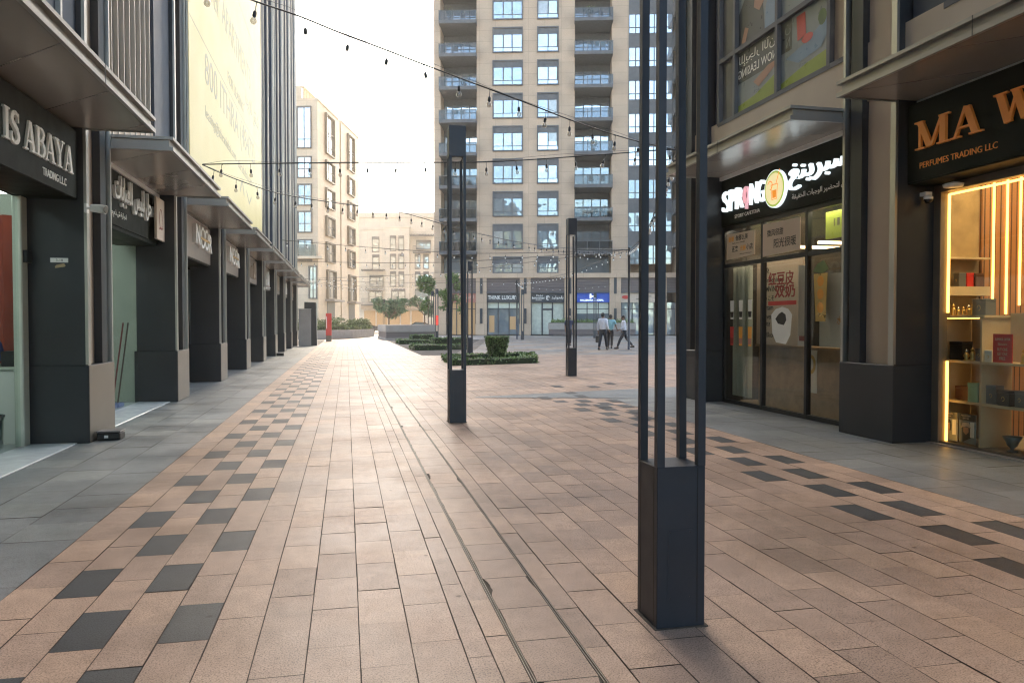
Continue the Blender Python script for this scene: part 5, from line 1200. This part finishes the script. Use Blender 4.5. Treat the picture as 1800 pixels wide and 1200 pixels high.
tsign(3, 'blue lit sign with white letters over the shop behind the walking men', 'blue', [('lettering', lambda b, w_: write(b, 'HALLMARK GLOBAL', (-1.3, 0, .14), XX, UPV, w=2.5, h=.2, bold=.012, depth=.03), 'glow'), ('emblem', lambda b, w_: (b.box(-.3, -.12, -.03, 0, .42, .9), b.box(.1, .28, -.03, 0, .42, .9), b.box(-.12, .1, -.029, 0, .58, .72)), 'glow')])
tsign(4, 'cream sign with a red oval emblem at the right end of the tower shops', 'paper', [('emblem', lambda b, w_: b.prism(arc(-1.3, .55, .4, .2, 0, 345, 20), 1, -.03, 0), 'red'), ('lettering', lambda b, w_: (b.box(-.2, .9, -.02, 0, .3, .36), b.box(.3, 1.4, -.02, 0, .6, .66)), 'ink')])

# ------------------------------------------------------------------ planting
def leaves(mb, pts, s, up=.3):
    for p in pts:
        a = rnd.uniform(0, 6.283); t = rnd.uniform(-1.0, 1.0); d = Vector((math.cos(a) * math.cos(t), math.sin(a) * math.cos(t), math.sin(t)))
        n = d.cross(Vector((rnd.uniform(-1, 1), rnd.uniform(-1, 1), rnd.uniform(-1, 1)))); n.normalize()
        k = s * rnd.uniform(.6, 1.3); p = Vector(p)
        mb.face([p - d * k, p + n * k * .45, p + d * k, p - n * k * .45])
def hedge_block(T, name, poly, z0, z1, s=.05, dens=90):
    """clipped hedge on a polygon"""
    n = len(poly); cx = sum(p[0] for p in poly) / n; cy = sum(p[1] for p in poly) / n
    core = MB(); core.prism([(cx + (p[0] - cx) * .96, cy + (p[1] - cy) * .96) for p in poly], 2, z0, z1 - .04); c = T.part(name, core, 'core')
    L_ = MB(); pts = []
    for i in range(n):
        p, q = poly[i], poly[(i + 1) % n]; l = math.hypot(q[0] - p[0], q[1] - p[1])
        for _ in range(int(l * (z1 - z0) * dens) + 4):
            t = rnd.random(); pts.append((p[0] + (q[0] - p[0]) * t + rnd.gauss(0, .025), p[1] + (q[1] - p[1]) * t + rnd.gauss(0, .025), rnd.uniform(z0, z1)))
    x0, x1 = min(p[0] for p in poly), max(p[0] for p in poly); y0, y1 = min(p[1] for p in poly), max(p[1] for p in poly)
    def ins(x, y):
        r = False
        for i in range(n):
            a, b = poly[i], poly[(i + 1) % n]
            if (a[1] > y) != (b[1] > y) and x < (b[0] - a[0]) * (y - a[1]) / (b[1] - a[1]) + a[0]: r = not r
        return r
    for _ in range(int((x1 - x0) * (y1 - y0) * dens)):
        x, y = rnd.uniform(x0, x1), rnd.uniform(y0, y1)
        if ins(x, y): pts.append((x, y, z1 - .03 + rnd.gauss(0, .02)))
    leaves(L_, pts, s); T.part('leaves', L_, 'leaf_h', c)
def lerp2(a, b, t): return (a[0] + (b[0] - a[0]) * t, a[1] + (b[1] - a[1]) * t)
def ring_hedge(lb, A, B_, C_, D, h, wd, soil=True, dens=90):
    T = Th('clipped_hedge', lb, 'hedge', ((A[0] + C_[0]) / 2, (A[1] + C_[1]) / 2, 0), 'clipped hedges on the paving')
    c = ((A[0] + B_[0] + C_[0] + D[0]) / 4, (A[1] + B_[1] + C_[1] + D[1]) / 4); O = [A, B_, C_, D]; I = [lerp2(p, c, wd) for p in O]
    for i in range(4): hedge_block(T, 'hedge_side', [O[i], O[(i + 1) % 4], I[(i + 1) % 4], I[i]], 0, h, .05, dens)
    if soil: b = MB(); b.prism(I, 2, 0.0, .05); T.part('soil', b, 'core')
ring_hedge('low square clipped hedge around the trimmed bush', (3.09, 22.92), (6.05, 23.95), (6.99, 28.3), (3.3, 26.9), .21, .36, dens=150)
S = Th('topiary_bush', 'bush trimmed into a flared block inside the low square hedge', 'bush', (5.05, 25.9, 0))
def frustum(cx, cy, z0, z1, r0, r1): return [[(cx - r, cy - r, z), (cx + r, cy - r, z), (cx + r, cy + r, z), (cx - r, cy + r, z)] for r, z in ((r0, z0), (r1, z1))]
lo, hi = frustum(5.05, 25.7, .05, .80, .20, .33); b = MB(); b.add(lo + hi, [(3, 2, 1, 0), (4, 5, 6, 7), (0, 1, 5, 4), (1, 2, 6, 5), (2, 3, 7, 6), (3, 0, 4, 7)]); c = S.part('core', b, 'core')
b = MB(); pts = []
for _ in range(2600):
    t = rnd.random() ** .8; r = .23 + (.37 - .23) * t; u = rnd.uniform(-r, r); k = rnd.randrange(4); pts.append(((5.05 + u, 25.7 - r, .05 + .78 * t), (5.05 + u, 25.7 + r, .05 + .78 * t), (5.05 - r, 25.7 + u, .05 + .78 * t), (5.05 + r, 25.7 + u, .05 + .78 * t))[k])
for _ in range(700): pts.append((5.05 + rnd.uniform(-.37, .37), 25.7 + rnd.uniform(-.37, .37), .83 + rnd.gauss(0, .015)))
pts = [(x + rnd.gauss(0, .012), y + rnd.gauss(0, .012), z) for x, y, z in pts]; leaves(b, pts, .028); S.part('leaves', b, 'leaf_h', c)
b = MB(); b.tube([(5.05, 25.7, 0), (5.05, 25.7, .1)], .04, 8); S.part('trunk', b, 'bark')
for lb, q, h in (('low clipped hedge with a taller block behind, middle of the three beds', [(3.09, 36.1), (5.9, 37.0), (6.3, 41.5), (3.2, 40.0)], .27), ('low clipped hedge with a taller block behind, farthest of the three beds', [(3.1, 46.9), (5.3, 47.6), (5.8, 52.5), (3.2, 51.0)], .27)):
    T = Th('clipped_hedge', lb, 'hedge', (q[0][0] + 1.4, q[0][1] + 2, 0), 'clipped hedges on the paving')
    hedge_block(T, 'low_hedge', q, 0, h, .06, 50)
    hedge_block(T, 'tall_block', [lerp2(q[0], q[2], .38), lerp2(q[1], q[2], .3), lerp2(q[2], q[1], .2), lerp2(q[3], q[2], .35)], h, h + .28, .06, 60)
def tree(lb, base, h, blobs, n, s, leaf, trunk_r=.07, fork=.55, group=None, lean=(0, 0)):
    T = Th('tree', lb, 'tree', base, group); x, y, z = base
    b = MB(); top = (x + lean[0], y + lean[1], z + h * fork); b.tube([(x, y, z), (x + lean[0] * .3, y + lean[1] * .3, z + h * fork * .5), top], [trunk_r, trunk_r * .8, trunk_r * .6], 8); tr = T.part('trunk', b, 'bark')
    b = MB()
    for (bx, by, bz, r) in blobs:
        p = Vector((x + bx, y + by, z + bz)); m = Vector(top).lerp(p, .5) + Vector((rnd.gauss(0, .1), rnd.gauss(0, .1), .1))
        b.tube([top, m, p], [trunk_r * .5, trunk_r * .3, trunk_r * .12], 6)
        for _ in range(4):
            q = p + Vector((rnd.gauss(0, r * .5), rnd.gauss(0, r * .5), rnd.gauss(0, r * .4))); b.tube([m, q], [trunk_r * .2, trunk_r * .06], 5)
    T.part('limbs', b, 'bark', tr)
    b = MB(); tot = sum(k[3] ** 2 for k in blobs)
    for (bx, by, bz, r) in blobs:
        cl = [Vector((rnd.gauss(0, 1), rnd.gauss(0, 1), rnd.gauss(0, .8))).normalized() * r * rnd.uniform(.35, 1.0) for _ in range(26)]
        pts = []
        for _ in range(int(n * r * r / tot)):
            c = rnd.choice(cl); pts.append((x + bx + c.x + rnd.gauss(0, r * .15), y + by + c.y + rnd.gauss(0, r * .15), z + bz + c.z * .85 + rnd.gauss(0, r * .12)))
        leaves(b, pts, s)
    T.part('crown', b, leaf)
rb = lambda n, sx, sy, z0, z1, r0, r1: [(rnd.uniform(-sx, sx), rnd.uniform(-sy, sy), rnd.uniform(z0, z1), rnd.uniform(r0, r1)) for _ in range(n)]
tree('round dark green tree beyond the planter, before the orange shop', (4.55, 84.5, 0), 4.6, rb(13, 1.5, 1.3, 2.2, 3.9, .55, .85), 6500, .11, 'leaf_t', .13, .38)
tree('slender young tree with loose leaves, left of the pair beside the planter', (6.55, 62.5, 0), 6.6, rb(10, .75, .7, 2.6, 5.4, .35, .6), 2100, .10, 'leaf_l', .05, .55, 'young trees beside the tower')
tree('slender young tree with loose leaves, right of the pair beside the planter', (8.2, 60.5, 0), 6.0, rb(12, .8, .8, 2.2, 5.0, .35, .6), 2500, .10, 'leaf_l', .055, .55, 'young trees beside the tower', (.1, 0))
tree('dark tree behind the young trees at the tower corner', (9.2, 92, 0), 5.5, rb(8, 1.4, 1, 2.0, 4.0, .6, .9), 2600, .13, 'leaf_t', .12, .4)
for i, (x, y, r, lb) in enumerate(((-3.1, 64.6, .8, 'leafy shrub at the left end of the retaining wall'), (-1.9, 65.6, .65, 'leafy shrub second from the left on the retaining wall'), (-.7, 67, .8, 'leafy shrub third from the left on the retaining wall'), (.5, 69.5, .7, 'leafy shrub fourth from the left on the retaining wall'), (1.5, 73, .75, 'leafy shrub at the right end of the retaining wall'), (-4.6, 65, .8, 'leafy shrub on the retaining wall behind the shop row end'))):
    T = Th('shrub', lb, 'shrub', (x, y, .62), 'shrubs along the retaining wall'); b = MB()
    for k in range(5): b.tube([(x, y, .6), (x + rnd.gauss(0, r * .3), y + rnd.gauss(0, r * .3), .62 + r * 1.0)], [.03, .01], 5)
    T.part('stems', b, 'bark'); b = MB(); cl = [Vector((rnd.gauss(0, r * .45), rnd.gauss(0, r * .45), .62 + r * rnd.uniform(.25, 1.25))) for _ in range(22)]
    leaves(b, [tuple(rnd.choice(cl) + Vector((rnd.gauss(0, .14), rnd.gauss(0, .14), rnd.gauss(0, .12))) + Vector((x, y, 0))) for _ in range(1500)], .08); T.part('foliage', b, 'leaf_s')
T = Th('clipped_hedge', 'low dark clipped hedge running along the top of the retaining wall', 'hedge', (-1, 63.6, .62), 'clipped hedges on the paving')
hedge_block(T, 'hedge_side', [(-8, 63.0), (-3.3, 63.1), (-1.5, 64.15), (.2, 66.9), (2.2, 73.8), (1.8, 73.9), (-.2, 67.4), (-1.8, 64.8), (-3.6, 63.8), (-8, 63.6)], .62, 1.05, .07, 60)
# louvred planters
S = Th('planter_box', 'large stone planter with dark louvred base at the middle of the plaza', 'planter', (4.8, 61, 0))
b = MB(); b.prism([(2.86, 57.8), (6.75, 58.7), (7.0, 66), (2.6, 66)], 2, .62, 1.16); S.part('stone_band', b, 'concrete')
b = MB(); b.prism([(2.92, 57.87), (6.69, 58.76), (6.94, 65.9), (2.66, 65.9)], 2, .17, .62); S.part('louvre_band', b, 'louvre')
b = MB(); b.prism([(2.84, 57.77), (6.77, 58.67), (7.02, 66.02), (2.58, 66.02)], 2, 0, .17); S.part('plinth', b, 'concrete')
o = thing('planter_box', 'long stone planter with greenery in front of the blue signed shop', 'planter', tpt(8.2, -3.4, 0), GR)
b = MB(); b.box(-4.3, 4.6, -.7, .7, .66, 1.30); b.build('stone_band', 'concrete', o); b = MB(); b.box(-4.25, 4.55, -.65, .65, .08, .66); b.build('louvre_band', 'louvre', o)
b = MB(); b.box(-4.2, 4.5, -.6, .6, 1.30, 1.34); b.build('soil', 'core', o); b = MB(); leaves(b, [(rnd.uniform(-4, 4.4), rnd.uniform(-.55, .55), 1.32 + abs(rnd.gauss(0, .16))) for _ in range(2600)], .09); b.build('foliage', 'leaf_l', o)

# ------------------------------------------------------------------ parked cars on the far road
def car(lb, x, y, rz, pm, tail):
    o = thing('parked_car', lb, 'car', (x, y, -.03), rz, 'cars on the far road')
    prof = [(-2.2, .45), (-2.15, .8), (-1.5, .93), (-.75, 1.42), (.55, 1.45), (1.35, 1.0), (2.1, .9), (2.25, .7), (2.25, .35), (-2.2, .3)]
    b = MB(); b.prism(prof, 1, -.85, .85); b.build('body', pm, o)
    b = MB(); 
    for s in (-1, 1): b.prism([(-1.2, .97), (-.7, 1.34), (.5, 1.37), (1.1, 1.0)], 1, s * .852, s * .862)
    b.build('side_glass', 'pane_d', o)
    for sx in (-1.4, 1.4):
        for sy in (-.8, .8):
            b = MB(); b.tube([(sx, sy - .1, .32), (sx, sy + .1, .32)], .32, 16); w_ = b.build('wheel', 'tyre', o); b = MB(); b.tube([(sx, sy - .105, .32), (sx, sy + .105, .32)], .19, 12); b.build('rim', 'chrome', w_)
    for sy in (-.6, .6):
        b = MB(); b.box(-2.19, -2.1, sy - .16, sy + .16, .7, .8); b.build('tail_light', 'tail', o); b = MB(); b.box(2.18, 2.27, sy - .16, sy + .16, .62, .74); b.build('headlight', 'white', o)
car('dark blue parked car beyond the louvred planter', 9.6, 102, R(170), 'carpaint', 1)
car('dark parked car behind the retaining wall hedge', 1.9, 103, R(5), 'carpaint', 1)

# ------------------------------------------------------------------ people
def skin(verts, edges, rad, sub=1):
    me = bpy.data.meshes.new('s'); me.from_pydata(verts, edges, []); o = bpy.data.objects.new('s', me); col.objects.link(o)
    m = o.modifiers.new('k', 'SKIN'); sv = me.skin_vertices[0].data
    for i, r in enumerate(rad): sv[i].radius = r if isinstance(r, tuple) else (r, r); sv[i].use_root = (i == 0)
    if sub: q = o.modifiers.new('q', 'SUBSURF'); q.levels = sub; q.render_levels = sub
    dg = bpy.context.evaluated_depsgraph_get(); dg.update(); e = bpy.data.meshes.new_from_object(o.evaluated_get(dg))
    vs = [tuple(v.co) for v in e.vertices]; fs = [tuple(p.vertices) for p in e.polygons]
    bpy.data.objects.remove(o); bpy.data.meshes.remove(me); bpy.data.meshes.remove(e)
    b = MB(); b.add(vs, fs, True); return b
def person(lb, loc, rz, legs, arms, shirt, trous, sleeve=1.0, cap=None, k=1.0, lean=(0, 0), look=0.0):
    """legs: per side (knee, ankle); arms: per side (elbow, wrist); body faces +Y"""
    o = thing('person', lb, 'person', (loc[0], loc[1], 0), rz, 'people walking across the plaza'); o.scale = (k, k, k)
    lx, ly = lean
    V, E, Rr = [], [], []
    def add(p, r, par=None):
        V.append(p); Rr.append(r); i = len(V) - 1
        if par is not None: E.append((par, i))
        return i
    pel = add((0, 0, .97), (.115, .088)); sp = add((lx * .4, ly * .4, 1.15), (.112, .085), pel); ch = add((lx * .8, ly * .8, 1.34), (.125, .09), sp); ne = add((lx, ly, 1.475), (.055, .055), ch)
    hb = add((lx, ly + .015, 1.56), (.062, .075), ne); hm = add((lx, ly + .02, 1.65), (.076, .092), hb); ht = add((lx, ly + .012, 1.735), (.05, .06), hm)
    nose = add((lx + .1 * math.sin(look), ly + .02 + .115 * math.cos(look), 1.635), (.014, .014), hm)
    for s in (-1, 1): add((lx + s * .082, ly + .005, 1.64), (.012, .018), hm)
    HP = []
    for s, (el, wr) in zip((-1, 1), arms):
        sh = add((lx + s * .185, ly, 1.41), (.062, .058), ch); e_ = add(el, (.042, .042), sh); w_ = add(wr, (.028, .028), e_)
        d = (Vector(wr) - Vector(el)).normalized(); pl = Vector(wr) + d * .075; p_ = add(tuple(pl), (.038, .02), w_); HP.append((pl, d))
        for f_ in range(4):
            off = Vector((0, (f_ - 1.5) * .021, 0)); q1 = pl + d * .06 + off; q2 = q1 + d * (.035 + .008 * (f_ in (1, 2))) + Vector((-s * .015, 0, 0)); a = add(tuple(q1), .0095, p_); add(tuple(q2), .0085, a)
        t1 = Vector(wr) + d * .045 + Vector((-s * .01, .045, 0)); a = add(tuple(t1), .011, w_); add(tuple(t1 + d * .04), .009, a)
    for s, (kn, an) in zip((-1, 1), legs):
        h_ = add((s * .09, 0, .90), (.088, .092), pel); k_ = add(kn, (.058, .062), h_); a_ = add(an, (.04, .045), k_)
        add((an[0], an[1] + .16, an[2] - .045), (.038, .028), a_)
    skin(V, E, Rr).build('body', 'skin', o)
    sv = [(0, 0, .86), (lx * .4, ly * .4, 1.12), (lx * .8, ly * .8, 1.34), (lx, ly, 1.50)]; sr = [(.19, .15), (.17, .135), (.19, .14), (.082, .082)]; se = [(0, 1), (1, 2), (2, 3)]
    for s, (el, wr) in zip((-1, 1), arms):
        sv.append((lx + s * .185, ly, 1.41)); sr.append((.092, .085)); i = len(sv) - 1; se.append((2, i))
        end = Vector(el).lerp(Vector(wr), .93) if sleeve >= 1 else Vector(sv[i]).lerp(Vector(el), .85)
        if sleeve >= 1: sv.append(el); sr.append((.058, .058)); se.append((i, i + 1)); sv.append(tuple(end)); sr.append((.045, .045)); se.append((i + 1, i + 2))
        else: sv.append(tuple(end)); sr.append((.072, .068)); se.append((i, i + 1))
    skin(sv, se, sr).build('shirt', shirt, o)
    tv = [(0, 0, 1.06), (0, 0, .95)]; tr_ = [(.155, .12), (.16, .128)]; te = [(0, 1)]
    for s, (kn, an) in zip((-1, 1), legs):
        tv.append((s * .09, 0, .86)); tr_.append((.105, .11)); i = len(tv) - 1; te.append((1, i)); tv.append(kn); tr_.append((.078, .08)); te.append((i, i + 1)); tv.append(tuple(Vector(kn).lerp(Vector(an), .93))); tr_.append((.064, .066)); te.append((i + 1, i + 2))
    skin(tv, te, tr_).build('trousers', trous, o)
    for s, (kn, an) in zip((-1, 1), legs):
        b = MB(); b.ball((an[0], an[1] + .05, an[2] - .045), .052, .145, .045); b.ball((an[0], an[1] - .02, an[2] - .02), .048, .07, .065); b.build('shoe', 'shoe', o)
    b = MB(); b.ball((lx, ly - .008, 1.675), .092, .10, .092); b.ball((lx, ly - .03, 1.63), .086, .075, .085)
    if cap: b = MB(); b.ball((lx, ly - .0, 1.69), .094, .105, .075); b.box(lx - .07, lx + .07, ly + .06, ly + .17, 1.675, 1.69, .006); b.build('cap', cap, o)
    else: b.build('hair', 'hair', o)
    return o, HP
# arms and legs: (left, right); left is -X when facing away
o1, hp = person('man in a white long sleeved shirt and dark trousers carrying a black bag', (12.05, 34.9), R(-42), [((-.1, -.06, .5), (-.1, -.24, .09)), ((.1, .14, .5), (.1, .26, .09))], [((-.25, -.03, 1.14), (-.25, .02, .89)), ((.24, -.06, 1.14), (.25, .12, .95))], 'shirt_w', 'trouser', 1.0, None, 1.02)
person('man in a teal shirt and brown trousers seen from behind', (12.95, 36.4), R(-25), [((-.09, .12, .5), (-.09, .06, .09)), ((.09, .02, .5), (.09, -.16, .10))], [((-.27, -.08, 1.16), (-.25, .08, .96)), ((.29, -.04, 1.18), (.33, .16, 1.03))], 'shirt_t', 'trouser_b', .5, None, .985, (0.03, .05))
person('man in a white shirt and black trousers striding to the left', (13.52, 35.9), R(76), [((-.08, .22, .52), (-.08, .38, .09)), ((.08, -.16, .50), (.08, -.46, .16))], [((-.22, .05, 1.15), (-.2, .26, 1.02)), ((.22, -.1, 1.15), (.2, .05, .97))], 'shirt_w', 'trouser', 1.0, None, .955, (0, .05))
person('man in a tan cap and navy clothes behind a light column', (12.55, 42.3), R(165), [((-.08, .08, .5), (-.08, .06, .09)), ((.08, -.04, .5), (.08, -.2, .10))], [((-.23, -.02, 1.14), (-.22, .08, .92)), ((.23, -.03, 1.14), (.22, .06, .92))], 'shirt_n', 'trouser', .5, 'paper', .985)
# the bag hangs from the first man's left hand
a_ = R(-42); pl = hp[0][0] * 1.02; bx = 12.05 + pl.x * math.cos(a_) - pl.y * math.sin(a_); by = 34.9 + pl.x * math.sin(a_) + pl.y * math.cos(a_); bz = pl.z - .02
bo = thing('briefcase', 'black bag held in the left hand of the man in white', 'bag', (bx, by, bz - .46), a_)
b = MB(); b.box(-.06, .06, -.22, .22, 0, .33, .03); b.build('case', 'bag', bo)
b = MB(); b.tube([(0, -.1, .33), (0, -.07, .43), (0, .07, .43), (0, .1, .33)], .012, 8); b.build('handle', 'bag', bo)
b = MB(); b.box(-.066, -.06, -.16, .16, .05, .2, .004); b.build('pocket', 'bag', bo)

# ------------------------------------------------------------------ things standing on the tower balconies
def bal(x, q, kind, lb):
    z = 8.6 + 3.477 * q + .36
    o = thing('balcony_chair' if kind == 'chair' else 'potted_plant' if kind == 'plant' else 'drying_rack', lb, {'chair': 'chair', 'plant': 'plant', 'rack': 'rack'}[kind], tpt(x, -.45, z), GR)
    if kind == 'chair':
        b = MB(); b.box(-.25, .25, -.25, .25, .42, .47); b.build('seat', 'frame_d', o); b = MB(); b.box(-.25, .25, .2, .25, .47, 1.0); b.build('backrest', 'frame_d', o)
        for sx in (-.23, .2):
            for sy in (-.23, .2): b = MB(); b.box(sx, sx + .03, sy, sy + .03, 0, .42); b.build('leg', 'frame_d', o)
    elif kind == 'plant':
        b = MB(); b.lathe((0, 0, 0), [(.0, 0), (.16, 0), (.22, .4), (.19, .4), (0, .36)], 12); b.build('pot', 'concrete', o); b = MB(); leaves(b, [(rnd.gauss(0, .25), rnd.gauss(0, .2), .8 + rnd.gauss(0, .25)) for _ in range(160)], .1); b.build('foliage', 'leaf_h', o)
    else:
        b = MB()
        for i in range(6): b.box(-.7, .7, -.3 + i * .1, -.29 + i * .1, 1.0, 1.02)
        for sx in (-.6, .6): b.tube([(sx, -.3, 0), (sx, .2, 1.0)], .02, 5); b.tube([(sx, .3, 0), (sx, -.3, 1.0)], .02, 5)
        b.build('frame', 'white', o); b = MB(); b.box(-.5, -.1, -.31, -.295, .55, 1.01); b.box(.1, .5, -.11, -.095, .6, 1.01); b.build('laundry', 'shirt_t', o)
for x, q, kd, lb in ((-6.6, 7, 'plant', 'potted plant on the left balcony at the top of the picture'), (-5.2, 7, 'chair', 'chair on the left balcony at the top of the picture'), (-6.0, 6, 'chair', 'chair on the second left balcony from the top'), (-5.0, 5, 'plant', 'potted plant on the third left balcony from the top'), (-5.6, 4, 'rack', 'drying rack on the fourth left balcony from the top'), (8.2, 7, 'plant', 'large potted plant on the right balcony at the top of the picture'), (9.4, 7, 'chair', 'chair on the right balcony at the top of the picture'), (9.3, 6, 'rack', 'drying rack on the second right balcony from the top'), (8.6, 3, 'plant', 'potted plant on the fifth right balcony from the top'), (8.4, 2, 'chair', 'chair on the sixth right balcony from the top'), (9.6, 2, 'chair', 'second chair on the sixth right balcony from the top, at its right end'), (9.2, 1, 'rack', 'drying rack on the seventh right balcony from the top')):
    bal(x, q, kd, lb)

# ------------------------------------------------------------------ the warm haze in the air
b = MB(); b.box(-90, 120, -60, 240, -1.2, 80.0)
hz = b.build('haze', 'white'); tag(hz, kind='stuff'); hz.data.materials.clear()
hm_ = bpy.data.materials.new('haze_air'); hm_.use_nodes = True; hm_.node_tree.nodes.clear()
ho = N(hm_.node_tree, 'ShaderNodeOutputMaterial'); hv = N(hm_.node_tree, 'ShaderNodeVolumePrincipled')
hv.inputs['Color'].default_value = (1.0, 0.90, 0.74, 1); hv.inputs['Density'].default_value = 0.0010; hv.inputs['Anisotropy'].default_value = 0.5
hm_.node_tree.links.new(hv.outputs[0], ho.inputs['Volume']); hz.data.materials.append(hm_)
